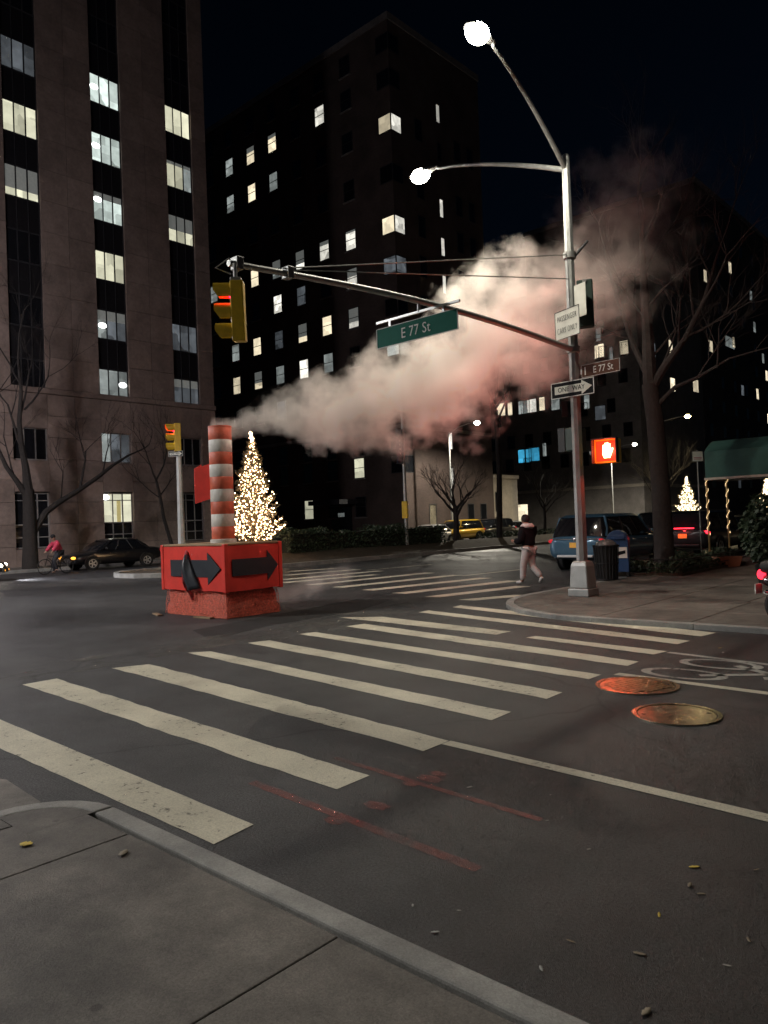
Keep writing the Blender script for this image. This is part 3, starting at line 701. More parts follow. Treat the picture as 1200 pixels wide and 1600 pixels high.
# woven bands of the net on the two faces in view
nt = MB()
def around(t, z):                      # a point on the front then the right side of the wrapped base
    k = .99 - .014 * z / .09 * .6
    if t < .62: return Vector((-bw * k + 2 * bw * k * t / .62, -bd * k - .016, z))
    return Vector((bw * k + .016, -bd * k + 2 * bd * k * (t - .62) / .38, z))
for j in range(13):
    pts = []
    for i in range(41): p = around(i / 40, .03 + j * .044 + .018 * math.sin(i * .55 + j * .4) + rnd.uniform(-.006, .006)); pts.append(p + Vector((rnd.uniform(-.002, .01), -rnd.uniform(-.002, .012), 0)))
    nt.tube(pts, .0045, 4)
for i in range(58):
    t = i / 57; nt.tube([around(min(1, max(0, t + .012 * math.sin(q * 1.9 + i))), .02 + q * .095) + Vector((.004, -.004, 0)) for q in range(7)], .0045, 4)
tag(nt.build('net_band', net_orange, chim, smooth=True), kind='stuff')
MB().box((-bw + .02, -bd + .02, .55), (bw - .02, bd - .02, 1.40)).build('box', orange, chim)
MB().box((-bw - .02, -bd - .02, 1.40), (bw + .02, bd + .02, 1.44)).build('top_board', plywood, chim, bevel=.008)
def board(name, u, w, c, wid, z0, z1, m, t=.03):
    nx, nz = 10, 6; mbx = MB(); vs = []; r2 = random.Random(5)
    for s in (0, 1):
        for j in range(nz + 1):
            for i in range(nx + 1):
                a = (i / nx - .5) * wid; b = z0 + (z1 - z0) * j / nz
                off = t * s + .012 * math.sin(i * .9 + j * .7) * (1 if 0 < i < nx else .3)
                p = Vector(c) + Vector(u) * a + Vector(w) * off; vs.append((p.x, p.y, b + (r2.uniform(-.008, .008) if j in (0, nz) else 0)))
    N = (nx + 1) * (nz + 1); f = []
    for s in (0, 1):
        for j in range(nz):
            for i in range(nx):
                q = s * N + j * (nx + 1) + i; f.append((q, q + 1, q + nx + 2, q + nx + 1))
    rim = [i for i in range(nx + 1)] + [(j + 1) * (nx + 1) + nx for j in range(nz)] + [nz * (nx + 1) + i for i in range(nx - 1, -1, -1)] + [j * (nx + 1) for j in range(nz - 1, 0, -1)]
    for i in range(len(rim)): a, b = rim[i], rim[(i + 1) % len(rim)]; f.append((a, b, b + N, a + N))
    mbx.add(vs, f); return mbx.build(name, m, chim, smooth=True)
b1 = board('sign_board', (1, 0, 0), (0, -1, 0), (0, -bd + .0, 0), 2 * bw - .04, .52, 1.39, red_board)
b2 = board('sign_board', (0, 1, 0), (1, 0, 0), (bw, 0, 0), 2 * bd - .02, .52, 1.39, red_board)
def arrow(par, u, w, c, wid, z, hh):
    s = wid / 2; sh = hh * .27; hd = hh * .5; hl = wid * .24
    pl = [(-s, -sh), (s - hl, -sh), (s - hl, -hd), (s, 0), (s - hl, hd), (s - hl, sh), (-s, sh)]
    MB().slab(pl, .012, u, (0, 0, 1), w, Vector(c) + Vector((0, 0, z))).build('arrow', arrow_dark, par)
arrow(b1, (1, 0, 0), (0, -1, 0), (.12, -bd - .042, 0), 1.72, .96, .62)
arrow(b2, (0, 1, 0), (1, 0, 0), (bw + .042, .02, 0), 1.12, .97, .6)
for sx, sy in ((-1, -1), (1, -1), (1, 1)):
    MB().box((sx * bw - .045, sy * bd - .045, .5), (sx * bw + .045, sy * bd + .045, 1.43)).build('corner_post', red_board, chim, bevel=.012)
# torn flap hanging from the front board
fl = MB(); vs = []
for j in range(12):                    # shiny twisted strip of plastic
    t = j / 11; z = 1.32 - t * 1.0; x = -.16 + .1 * t + .03 * math.sin(7 * t); y = -bd - .06 - .15 * math.sin(pi * min(1, t * 1.15)) ; w = .02 + .05 * math.sin(pi * (.15 + .8 * t))
    for k in (-1, 0, 1): vs.append((x + k * w + .012 * math.sin(13 * t + k), y + .05 * abs(k) - .02 * math.sin(11 * t), z + .02 * k * math.sin(9 * t)))
fl.add(vs, [(j * 3 + i, j * 3 + i + 1, j * 3 + i + 4, j * 3 + i + 3) for j in range(11) for i in range(2)])
o = fl.build('torn_flap', foil, chim, smooth=True); sm = o.modifiers.new('thick', 'SOLIDIFY'); sm.thickness = .012
fd = MB(); vs = []
for j in range(9):                     # the piece of arrow still hanging from it
    t = j / 8; z = 1.24 - t * .72
    for k in range(5):
        u = k / 4; vs.append((-.1 + .06 * t + u * (.03 + .33 * t), -bd - .075 - .14 * (1 - u) * math.sin(pi * (.1 + .8 * t)) - .012 * math.sin(6 * t + 5 * u), z + .05 * u * t))
fd.add(vs, [(j * 5 + i, j * 5 + i + 1, j * 5 + i + 6, j * 5 + i + 5) for j in range(8) for i in range(4)])
o2 = fd.build('flap_arrow_piece', arrow_dark, o, smooth=True); sm = o2.modifiers.new('thick', 'SOLIDIFY'); sm.thickness = .008
# stack
zb = 1.52; bh = .253; R0 = .235
sx0 = .13
MB().lathe([(R0 + .03, 0), (R0 + .03, .07), (R0, .08)], 40, (sx0, 0, 1.44)).build('flange', white_band, chim, smooth=True)
for i in range(9):
    m = orange if i % 2 == 0 else white_band
    z = zb + i * bh
    MB().lathe([(R0 - .004, 0), (R0, .006), (R0, bh - .006), (R0 - .004, bh)], 40, (sx0, 0, z)).build('stack_band', m, chim, smooth=True)
zt = zb + 9 * bh
MB().lathe([(R0 - .01, 0), (R0 + .004, 0), (R0 + .004, .03), (R0 - .03, .03), (R0 - .03, -.0)], 40, (sx0, 0, zt), True).build('rim', orange, chim, smooth=True)
# red warning board strapped to the stack, seen almost edge-on
u = Vector((-.80, -.6, 0)); v = Vector((-.35, .94, 0))
rbd = MB().slab([(0, 0), (.36, -.1), (.36, .62), (0, .72)], .02, u, (0, 0, 1), Vector((.6, -.8, 0)), (sx0 - .16, -.12, 2.36)).slab([(0, -.1), (.24, 0), (.24, .72), (0, .62)], .02, v, (0, 0, 1), Vector((-.94, -.35, 0)), Vector((sx0 - .16, -.12, 2.36)) + u * .36)
rbd.build('warning_board', red_board, chim)
for p, w, a in (((318, 966), .5, .1), ((246, 961), .45, -.3)):
    g = gp(*p); o = thing('wood_offcut', (g.x, g.y, 0), 'pale wooden offcut lying at the %s of the red box' % ('front corner' if w == .5 else 'left foot'), 'plank', a)
    MB().box((-w / 2, -.05, .0), (w / 2, .05, .03)).build('plank', plywood, o, bevel=.004)

# ---- steam
def steam_obj(name, S0, D, Lx, prof, dens, nscale, label, seed=0., col=(1., .95, .9), gain=2.6):  # steam itself is white; the lamps' warm tint is put into its colour
    """prof: (u, lateral offset, centre height, radius, density)"""
    ang = math.atan2(D.y, D.x)
    o_mb = MB(); n = 18; vs = []
    ks = 30
    def interp(u, k):
        for a, b in zip(prof, prof[1:]):
            if u <= b[0]: t = (u - a[0]) / (b[0] - a[0]); return a[k] + (b[k] - a[k]) * t
        return prof[-1][k]
    for i in range(ks + 1):
        u = i / ks; r = interp(u, 3) * 1.18 + .02; r = r if i < ks else r * .6
        for j in range(n):
            t = 2 * pi * j / n; vs.append((u * Lx, interp(u, 1) + r * math.cos(t), interp(u, 2) + r * math.sin(t)))
    o_mb.add(vs, [(i * n + j, i * n + (j + 1) % n, (i + 1) * n + (j + 1) % n, (i + 1) * n + j) for i in range(ks) for j in range(n)] + [tuple(range(n)), tuple(range(ks * n, ks * n + n))])
    m = bpy.data.materials.new(name); m.use_nodes = True; N = m.node_tree.nodes; l = m.node_tree.links
    N.remove(N['Principled BSDF']); out = N['Material Output']
    pv = N.new('ShaderNodeVolumePrincipled'); pv.inputs['Color'].default_value = col + (1,); pv.inputs['Anisotropy'].default_value = .0
    l.new(pv.outputs[0], out.inputs['Volume'])
    tc = N.new('ShaderNodeTexCoord')
    # turbulence warps the place where the profile is read
    wz = N.new('ShaderNodeTexNoise'); wz.inputs['Scale'].default_value = nscale * .55; wz.inputs['Detail'].default_value = 1
    of = N.new('ShaderNodeVectorMath'); of.operation = 'ADD'; of.inputs[1].default_value = (seed, seed * .7, seed * 1.3); l.new(tc.outputs['Object'], of.inputs[0])
    l.new(of.outputs[0], wz.inputs['Vector'])
    def math_(op, a, b=None, c=None):
        q = N.new('ShaderNodeMath'); q.operation = op
        for i, v in enumerate((a, b, c)):
            if v is None: continue
            if isinstance(v, (int, float)): q.inputs[i].default_value = v
            else: l.new(v, q.inputs[i])
        return q.outputs[0]
    sp = N.new('ShaderNodeSeparateXYZ'); l.new(tc.outputs['Object'], sp.inputs[0])
    sw = N.new('ShaderNodeSeparateXYZ'); l.new(wz.outputs['Color'], sw.inputs[0])
    u = math_('DIVIDE', sp.outputs[0], Lx)
    def curve(k):
        vals = [p[k] for p in prof]; lo, hi = min(vals), max(vals); hi = hi if hi > lo else lo + 1
        fc = N.new('ShaderNodeFloatCurve'); c = fc.mapping.curves[0]
        while len(c.points) > 2: c.points.remove(c.points[1])
        pts = [(p[0], (p[k] - lo) / (hi - lo)) for p in prof]
        c.points[0].location = pts[0]; c.points[1].location = pts[-1]
        for p in pts[1:-1]: c.points.new(*p)
        for p in c.points: p.handle_type = 'AUTO_CLAMPED'
        fc.mapping.update(); l.new(u, fc.inputs['Value'])
        return math_('MULTIPLY_ADD', fc.outputs[0], hi - lo, lo)
    r = curve(3)
    amp = math_('MULTIPLY', r, .9)
    dy = math_('SUBTRACT', sp.outputs[1], curve(1)); dz = math_('SUBTRACT', sp.outputs[2], curve(2))
    dy = math_('ADD', dy, math_('MULTIPLY', math_('SUBTRACT', sw.outputs[1], .5), amp)); dz = math_('ADD', dz, math_('MULTIPLY', math_('SUBTRACT', sw.outputs[2], .5), amp))
    d2 = math_('ADD', math_('MULTIPLY', dy, dy), math_('MULTIPLY', dz, dz))
    d = math_('DIVIDE', math_('SQRT', d2), r)
    nz = N.new('ShaderNodeTexNoise'); nz.inputs['Scale'].default_value = nscale; nz.inputs['Detail'].default_value = 5; nz.inputs['Roughness'].default_value = .62
    l.new(of.outputs[0], nz.inputs['Vector'])
    base = math_('SUBTRACT', .72, d)
    tot = math_('ADD', base, math_('MULTIPLY', math_('SUBTRACT', nz.outputs['Fac'], .5), 2.9))
    den = N.new('ShaderNodeClamp'); l.new(math_('MULTIPLY', tot, gain), den.inputs[0])
    edge = N.new('ShaderNodeMapRange'); edge.inputs[1].default_value = 1.15; edge.inputs[2].default_value = .85; edge.inputs[3].default_value = 0; edge.inputs[4].default_value = 1; l.new(d, edge.inputs[0])
    fin = math_('MULTIPLY', math_('MULTIPLY', den.outputs[0], edge.outputs[0]), math_('MULTIPLY', curve(4), dens))
    l.new(fin, pv.inputs['Density'])
    ob = o_mb.build(name, m, None, smooth=True); ob.location = S0; ob.rotation_euler = (0, 0, ang)
    tag(ob, label, 'steam', kind='stuff'); return ob
S0 = Vector((cl.x + sx0 - .12, cl.y - .12, 0)); E1 = pd(1010, 400, 20.5); Dv = Vector((E1.x - S0.x, E1.y - S0.y, 0)); LX = Dv.length; Dv.normalize()
def on_plume(px, py):
    # point of the vertical plane through the drift line under a picture point
    r = ray(px, py); nrm = Vector((-Dv.y, Dv.x, 0)); t = (S0 - O).dot(nrm) / r.dot(nrm); p = O + r * t
    return (p - S0).dot(Dv) / LX, p.z
prof = []
for px, y0, y1, de in ((347, 660, 676, .9), (372, 640, 682, 1.), (410, 622, 690, 1.), (470, 600, 700, 1.), (540, 556, 712, 1.), (640, 536, 706, .95), (720, 440, 690, .8), (780, 405, 655, .58), (840, 385, 630, .36), (900, 320, 600, .2), (955, 225, 530, .09), (1010, 190, 470, .008)):
    ua, za = on_plume(px, y0); ub, zb_ = on_plume(px, y1); prof.append(((ua + ub) / 2, 0., (za + zb_) / 2, abs(za - zb_) / 2 * 1.15, de))
prof[0] = (0., 0., zt + .04, .4, 1.); prof[1] = prof[1][:3] + (max(prof[1][3], .42), 1.); prof[-1] = (1.,) + prof[-1][1:]
steam_obj('steam_plume', S0, Dv, LX, prof, 1.45, 1.3, 'pale billowing steam blowing right from the striped stack, pink near the signal pole', 5.3, gain=2.7)
s1 = gp(425, 958); e1 = gp(560, 905); d1 = Vector((e1.x - s1.x, e1.y - s1.y, 0)); l1 = d1.length; d1.normalize()
steam_obj('steam_wisp', Vector((s1.x, s1.y, 0)), d1, l1, [(0, 0, .25, .3, 1.), (.3, 0, .3, .36, .8), (.7, 0, .3, .4, .4), (1, 0, .3, .35, .1)], .55, 2., 'thin low steam leaking from the foot of the red box', 8.4, gain=1.6)

# ================================================================== SIGNAL POLE ON THE FAR CORNER
lens_em = mat('lamp_lens', (1, 1, 1), .4, var=0, emis=(1, .97, .82), es=60)
LAMPC = (1, .92, .76)
pb = gp(912, 931, FS); PX, PY = pb.x, pb.y
pole = thing('signal_pole', (PX, PY, FS), 'grey corner pole carrying a long signal arm and two street lamps', 'signal pole')
def Lp(p): return (p[0] - PX, p[1] - PY, p[2] - FS)
ptop = plx(881, 245, PX).z - FS
MB().box((-.23, -.23, 0), (.23, .23, .16)).build('foot', galv, pole, bevel=.02)
MB().lathe([(.2 * 1.414, .16), (.2 * 1.414, .2), (.175 * 1.414, .62), (.15 * 1.414, .7), (.13, .72)], 4).build('base', galv, pole, bevel=.02).rotation_euler = (0, 0, pi / 4)
MB().tube([(0, 0, .7), (0, 0, 2.5), (0, 0, 5), (0, 0, 7), (0, 0, ptop)], [.115, .108, .1, .094, .082], 8).build('shaft', galv, pole, smooth=True)
def clamp(z, r=.135): MB().lathe([(r - .02, 0), (r, .01), (r, .13), (r - .02, .14)], 16, (0, 0, z)).build('clamp', galv, pole, smooth=True)
za = plx(890, 545, PX).z - FS
tipp = Vector(Lp(plx(357, 411, PX))); tip = tipp
base_a = Vector((0, 0, za))
n = 12; pts = []; rs = []
for i in range(n + 1):
    t = i / n; p = base_a.lerp(tip, t); p.z += .3 * math.sin(pi * t) * .55; pts.append(p); rs.append(.062 - .022 * t)
MB().tube(pts, rs, 10).build('mast_arm', galv, pole, smooth=True)
clamp(za - .07); 
zr = plx(886, 398, PX).z - FS; clamp(zr - .07, .13)
armpt = lambda t: base_a.lerp(tip, t) + Vector((0, 0, .3 * math.sin(pi * t) * .55))
zr2 = plx(888, 436, PX).z - FS
for t, zq in ((.9, zr), (.885, zr2)):
    MB().tube([(0, -.1, zq), tuple(armpt(t) + Vector((0, 0, .06)))], .011, 6).build('tie_rod', galv, pole, smooth=True)
for t in (.89, .985): q = armpt(t); MB().box((q.x - .07, q.y - .05, q.z - .07), (q.x + .07, q.y + .05, q.z + .09)).build('rod_bracket', galv, pole, bevel=.01)
MB().tube([(0, .1, zr - .05), (.32, .2, zr + .28)], .03, 8).build('stub_bracket', iron_black, pole, smooth=True)
lens_yel = mat('yellow_lamp_lens', (1, 1, 1), .4, var=0, emis=(1, .8, .32), es=40)
def cobra(par, p, dirv, power, col=LAMPC, kind='SPOT', lens=None, soft=.1):
    """street-lamp head at the end of its arm, with its own light"""
    d = Vector(dirv).normalized(); s = Vector((-d.y, d.x, 0))
    mb = MB(); prof = [(-.3, .05, .05), (-.12, .09, .08), (.1, .15, .1), (.3, .17, .09), (.48, .12, .05), (.55, .03, .02)]; n = 12; vs = []
    for a, w, h in prof:
        for j in range(n):
            t = 2 * pi * j / n; q = Vector(p) + d * a + s * (w * math.cos(t)) + Vector((0, 0, h * math.sin(t) * (1 if math.sin(t) > 0 else .35))); vs.append(tuple(q))
    mb.add(vs, [(i * n + j, i * n + (j + 1) % n, (i + 1) * n + (j + 1) % n, (i + 1) * n + j) for i in range(len(prof) - 1) for j in range(n)] + [tuple(range(n)), tuple(range(n * (len(prof) - 1), n * len(prof)))])
    h = mb.build('lamp_head', galv, par, smooth=True)
    c = Vector(p) + d * .22
    MB().sphere(tuple(c - Vector((0, 0, .035))), .2, 16, 8, (1 if abs(d.x) < .5 else 1.25, 1.25 if abs(d.x) < .5 else 1, .8)).build('lens', lens or lens_em, h, smooth=True)
    lamp_light('lamp_light', h, tuple(c - Vector((0, 0, .32))), power, col, soft, kind, 168, None, .35)
    return h
l1p = Vector(Lp(ply(668, 268, PY))); l2p = Vector(Lp(plx(757, 58, PX)))
for e, dv in ((l1p, (-1, 0, 0)), (l2p, (0, -1, 0))):
    a0 = Vector((0, 0, ptop - .25)); dv = Vector(dv); ln = (e - a0).dot(dv); hgt = e.z - a0.z
    pts = [a0 + dv * (ln * t) + Vector((0, 0, hgt * (1 - (1 - t) ** 1.4))) for t in [i / 10 for i in range(11)]]
    pts[-1] = e - dv * .25
    MB().tube(pts, [.055 - .025 * i / 10 for i in range(11)], 8).build('lamp_arm', galv, pole, smooth=True)
MB().sphere((0, 0, ptop), .085, 10, 6).build('finial', galv, pole, smooth=True)
cobra(pole, l1p, (-1, 0, 0), 1000); cobra(pole, l2p, (0, -1, 0), 620)

# ---- traffic signals
red_on = mat('red_signal_lit', (1, .1, .1), .4, var=0, emis=(1, .0, .05), es=9)
red_glow = mat('red_lens_glow', (.6, .02, .05), .3, var=0, emis=(1, .0, .08), es=1.2)
lens_off = mat('signal_lens_off', (.06, .05, .02), .2, var=0)
def signal(loc, rz, label, housing, s=1., lit=True, power=0, tilt=0):
    """three-section signal head facing local -x; s = section height / 0.22"""
    h = .225 * s; w = .1 * s
    o = thing('traffic_signal', loc, label, 'traffic signal', rz)
    if tilt: o.rotation_euler = (tilt, 0, rz)
    MB().box((-w * .6, -.11 * s, 0), (w * .9, .11 * s, 3 * h)).build('housing', housing, o, bevel=.015 * s)
    for i in range(3):
        z = (2 - i + .5) * h
        d = MB(); n = 16
        vs = [(-w * .62, math.cos(2 * pi * j / n) * .085 * s, z + math.sin(2 * pi * j / n) * .085 * s) for j in range(n)] + [(-w * .9, math.cos(2 * pi * j / n) * .05 * s, z + math.sin(2 * pi * j / n) * .05 * s) for j in range(n)]
        d.add(vs, [(j, (j + 1) % n, n + (j + 1) % n, n + j) for j in range(n)] + [tuple(range(n, 2 * n))])
        d.build('lens', red_on if (i == 0 and lit) else lens_off, o, smooth=True)
        v = MB(); vs = []; m = 18                                   # cut-away visor
        for k, xx in enumerate((-w * .6, -w * .6 - .19 * s)):
            for rr in (.1 * s, .092 * s):
                for j in range(m + 1):
                    a = rad(-40 + 260 * j / m); cut = .07 * s * (1 if k else 0) * max(0, -math.sin(a) + .1)
                    vs.append((xx + cut, math.cos(a) * rr, z + math.sin(a) * rr))
        M1 = m + 1; f = []
        for j in range(m):
            f += [(j, j + 1, 2 * M1 + j + 1, 2 * M1 + j), (M1 + j, M1 + j + 1, 3 * M1 + j + 1, 3 * M1 + j), (2 * M1 + j, 2 * M1 + j + 1, 3 * M1 + j + 1, 3 * M1 + j), (j, j + 1, M1 + j + 1, M1 + j)]
        v.add(vs, f); v.build('visor', housing, o, smooth=True)
    if power: lamp_light('signal_light', o, (-w - .2 * s, 0, 2.5 * h), power, (1, .15, .13), .08, 'SPOT', 165, (0, pi / 2, 0), .5)
    return o
hub = tip + Vector((PX, PY, FS)); HP = Vector((hub.x, hub.y + .05, hub.z))
sg = signal((HP.x, HP.y + .06, HP.z - .94), rad(46), 'yellow signal with a red light hanging from the end of the long arm', yellow_sig, 1.06, power=6, tilt=rad(7))
MB().tube([(0, 0, .7), (0, 0, .93)], .025, 8).build('hanger', alu, sg, smooth=True)
MB().tube([(-.05, -.02, .8), (-.22, -.1, .86), (-.05, -.1, .97)], .01, 6).build('hanger_strap', alu, sg)
MB().box((-.06, -.07, .675), (.07, .07, .76)).build('cap', alu, sg, bevel=.01)
bk = ply(906, 512, PY)
s2 = signal((PX + .25, PY + .12, bk.z), rad(-66), 'dark green signal fixed to the grey pole beside the passenger sign, turned away', green_sig, 1.42, power=130)
MB().box((-.1, -.04, .9), (.16, .04, .95)).build('bracket', galv, s2)
# ---- walk signals
hand_em = mat('hand_symbol_lit', (1, .2, .1), .4, var=0, emis=(1, .2, .08), es=26)
hand_box_face = mat('signal_face', (.03, .01, .01), .3, var=0, emis=(1, .06, .015), es=.7)
def hand_poly():
    p = [(-.06, -.15), (.06, -.15), (.095, -.06), (.13, .03), (.11, .05), (.075, .0), (.07, .02), (.072, .13), (.05, .135), (.035, .04), (.03, .155), (.005, .16), (-.003, .04), (-.018, .15), (-.042, .145), (-.04, .03), (-.058, .115), (-.08, .105), (-.085, 0), (-.09, -.07)]
    return p
def walk_signal(loc, rz, label, power, symbol=True):
    o = thing('walk_signal', loc, label, 'walk signal', rz)
    MB().box((-.24, -.08, 0), (.24, .13, .48)).build('housing', yellow_sig if symbol else green_sig, o, bevel=.02)
    f = MB().box((-.2, -.088, .04), (.2, -.082, .44)).build('face', hand_box_face if symbol else black_sheet, o)
    MB().box((-.25, -.24, .47), (.25, -.08, .49)).box((-.25, -.24, .0), (-.235, -.08, .47)).box((.235, -.24, 0), (.25, -.08, .47)).build('visor', iron_black, o)
    if symbol:
        MB().slab(hand_poly(), .006, (1, 0, 0), (0, 0, 1), (0, -1, 0), (.02, -.0895, .25)).build('hand_symbol', hand_em, o)
        lamp_light('walk_signal_light', o, (0, -.3, .25), power, (1, .1, .05), .1)
    MB().box((-.36, -.02, .2), (-.24, .04, .27)).build('bracket', galv, o)
    return o
hp = ply(949, 705, PY + .05)
walk_signal((hp.x, PY + .05, hp.z - .24), rad(8), 'walk signal showing a glowing red hand beside the grey pole', 30)
ws2 = ply(889, 690, PY)
wsb = walk_signal((PX - .16, PY + .2, ws2.z - .2), rad(-95), 'second walk signal seen edge-on behind the grey pole', 0, False).children[0]

MB().slab(hand_poly(), .006, (1, 0, 0), (0, 0, 1), (0, -1, 0), (.02, -.0895, .25)).build('hand_symbol', hand_em, wsb.parent)
lamp_light('walk_signal_light', wsb.parent, (0, -.3, .25), 225, (1, .2, .17), .1, 'SPOT', 150, (-pi / 2 - .25, 0, 0), .6)
# ---- signs on the pole and arm
def sign_plate(name, loc, rz, w, h, m, label, border=None, cat='sign'):
    o = thing(name, loc, label, cat, rz)
    MB().box((-w / 2, 0, -h / 2), (w / 2, .008, h / 2)).build('plate', m, o, bevel=.002)
    if border:
        t, bm_ = border
        MB().box((-w / 2, -.004, h / 2 - t), (w / 2, -.001, h / 2)).box((-w / 2, -.004, -h / 2), (w / 2, -.001, -h / 2 + t)).box((-w / 2, -.004, -h / 2 + t), (-w / 2 + t, -.001, h / 2 - t)).box((w / 2 - t, -.004, -h / 2 + t), (w / 2, -.001, h / 2 - t)).build('border', bm_, o)
    return o
# big street-name sign, crosswise under the arm
ay = plx(652, 469, PX); SYY = ay.y
c0 = ply(588, 514, SYY); c1 = ply(715, 482, SYY); c2 = ply(588, 545, SYY)
sw, shh = (c1.x - c0.x), c0.z - c2.z
scx = (c0.x + c1.x) / 2; scz = (c0.z + c1.z) / 2 - shh / 2
st = sign_plate('street_name_sign', (scx, SYY, scz), 0, sw, shh, green_sign, 'large green E 77 St sign hung below the signal arm', (.012, letter_white))
put_text('E 77 St', shh * .72, letter_white, st, (.0, -.004, -.01), narrow=.86, space=1.05)
MB().box((-sw / 2 - .01, .012, shh / 2 + .09), (sw / 2 + .02, .05, shh / 2 + .125)).build('hanger_bar', alu, st)
for x in (-sw * .33, sw * .33): MB().box((x - .02, .01, shh / 2 - .04), (x + .02, .03, shh / 2 + .1)).build('hanger', alu, st)
MB().tube([(PX - scx, .03, shh / 2 + .1), (PX - scx, .03, ay.z - scz)], .025, 8).build('hanger_stem', alu, st)
# PASSENGER CARS ONLY
pc = pd(886, 505, (Vector((PX, PY, 0)) - O).dot(fw) - .2)
ps = sign_plate('regulation_sign', tuple(pc), rad(-20), .72, .58, white_sheet, 'white PASSENGER CARS ONLY plate on the grey pole', (.012, black_sheet))
put_text('PASSENGER', .17, black_sheet, ps, (0, -.004, .12), narrow=.55, space=1.22, off=-.004); put_text('CARS ONLY', .17, black_sheet, ps, (0, -.004, -.12), narrow=.55, space=1.22, off=-.004)
MB().box((-.04, .01, -.03), (.12, .2, .03)).build('bracket', galv, ps)
pb2 = pd(902, 470, (Vector((PX, PY, 0)) - O).dot(fw) - .16)
bp = sign_plate('blank_plate', (pb2.x + .06, pb2.y, pb2.z), rad(-20), .33, .66, white_sheet, 'narrow blank metal plate on the pole above the passenger sign')
# brown street sign
e0 = ply(938, 575, PY - .05)
bsn = sign_plate('brown_street_sign', (e0.x, PY - .05, e0.z), rad(-6), .86, .25, brown_sign, 'small brown E 77 St sign sticking out right of the pole', (.006, letter_white))
put_text('E 77 St', .19, letter_white, bsn, (.06, -.004, -.01), narrow=.85); MB().box((-.36, -.006, -.08), (-.335, -.001, .08)).build('emblem_bar', letter_white, bsn)
MB().box((-.46, .0, -.05), (-.43, .05, .05)).build('bracket', galv, bsn)
# ONE WAY
def one_way(loc, rz, s, label, arrow_right=True):
    o = sign_plate('one_way_sign', loc, rz, .92 * s, .31 * s, black_sheet, label, (.014 * s, letter_white))
    a = [(-.38, -.075), (.2, -.075), (.2, -.135), (.42, 0), (.2, .135), (.2, .075), (-.38, .075)]
    MB().slab([(x * s, y * s) for x, y in a], .003, (1, 0, 0), (0, 0, 1), (0, -1, 0), (0, -.001, 0)).build('arrow', white_sheet, o)
    put_text('ONE  WAY', .13 * s, black_sheet, o, (-.02 * s, -.006, 0), narrow=.9)
    MB().box((-.05, .01, -.03), (.05, .1, .03)).build('bracket', galv, o)
    return o
ow = ply(894, 607, PY - .16)
one_way((ow.x, PY - .16, ow.z), rad(-2), 1.06, 'black ONE WAY sign with white arrow on the grey pole')
dk = ply(886, 640, PY); o = sign_plate('sign_back', (PX - .12, PY + .02, dk.z), rad(70), .5, .32, black_sheet, 'dark back of a small sign under the ONE WAY sign')

# ================================================================== POST BEHIND THE CHIMNEY, BANNER POST, LAMP POSTS
lpx = plx(279, 700, -25.2)
lp_top = plx(272, 652, -25.2).z
lp = thing('signal_post', (-25.2, lpx.y, .12), 'plain grey post behind the striped stack with a small signal', 'signal pole')
MB().tube([(0, 0, 0), (0, 0, 2), (0, 0, lp_top - 1.2)], [.15, .13, .1], 8).build('shaft', galv, lp, smooth=True)
MB().lathe([(.2, 0), (.2, .5), (.16, .56)], 8).build('base', galv, lp)
signal((-25.28, lpx.y - .02, lp_top - 1.3), rad(64), 'small yellow signal with red light on top of the post behind the stack', yellow_sig, 1.6, power=4)
ow2 = plx(274, 709, -25.2)
one_way((-25.2, lpx.y - .14, ow2.z), rad(28), .66, 'pale one way sign on the post behind the stack').children[0].data.materials[0] = white_sheet

def street_lamp(loc, rz, h, arm, power, label, col=LAMPC, kind='SPOT', lens=None, soft=.1):
    o = thing('street_lamp', loc, label, 'street lamp', rz, 'street lamps along the avenue')
    MB().lathe([(.22, 0), (.22, .12), (.16, .5), (.1, .6)], 8).build('base', galv, o)
    MB().tube([(0, 0, .55), (0, 0, h * .5), (0, 0, h)], [.1, .085, .06], 10).build('shaft', galv, o, smooth=True)
    MB().tube([(0, 0, h - .2), (arm * .4, 0, h + .25), (arm * .8, 0, h + .42), (arm, 0, h + .42)], [.045, .04, .035, .03], 8).build('lamp_arm', galv, o, smooth=True)
    cobra(o, (arm + .2, 0, h + .42), (1, 0, 0), power, col, kind, lens, soft); return o
yb = plx(632, 750, -26.4)
bn = thing('banner_post', (-26.4, yb.y, .5), 'grey post behind the hedge with a blue banner', 'post')
MB().tube([(0, 0, 0), (0, 0, 4), (0, 0, 8.4)], [.11, .09, .06], 10).build('shaft', galv, bn, smooth=True)
b0 = plx(617, 670, -26.4); b1_ = plx(617, 724, -26.4)
banner_m = mat('blue_banner', (.03, .05, .1), .7, var=.2)
bo = thing('banner', (-26.4, yb.y - .3, b1_.z), 'narrow dark blue banner on the post behind the hedge', 'banner')
ban = MB(); vs = []
for j in range(9):
    for i in range(4): vs.append((.04 * math.sin(j * .8 + i * .5), -.26 + .16 * i, (b0.z - b1_.z) * j / 8))
ban.add(vs, [(j * 4 + i, j * 4 + i + 1, j * 4 + i + 5, j * 4 + i + 4) for j in range(8) for i in range(3)])
cb_ = ban.build('cloth', banner_m, bo, smooth=True); sm = cb_.modifiers.new('t', 'SOLIDIFY'); sm.thickness = .01
for z in (0, b0.z - b1_.z): MB().tube([(0, -.28, z), (0, .3, z)], .015, 6).build('banner_rod', alu, bo)
for k in range(4): MB().box((.03, -.04 - .0, .5 + k * .22), (.042, .04, .62 + k * .22)).build('lettering_mark', white_sheet, bo)
yy = plx(621, 797, -26.2)
signal((-26.2, yb.y - .28, yy.z - .45), rad(-60), 'yellow signal low on the banner post behind the hedge', yellow_sig, 1.35, lit=False)
tl = plx(1040, 672, -24.0)
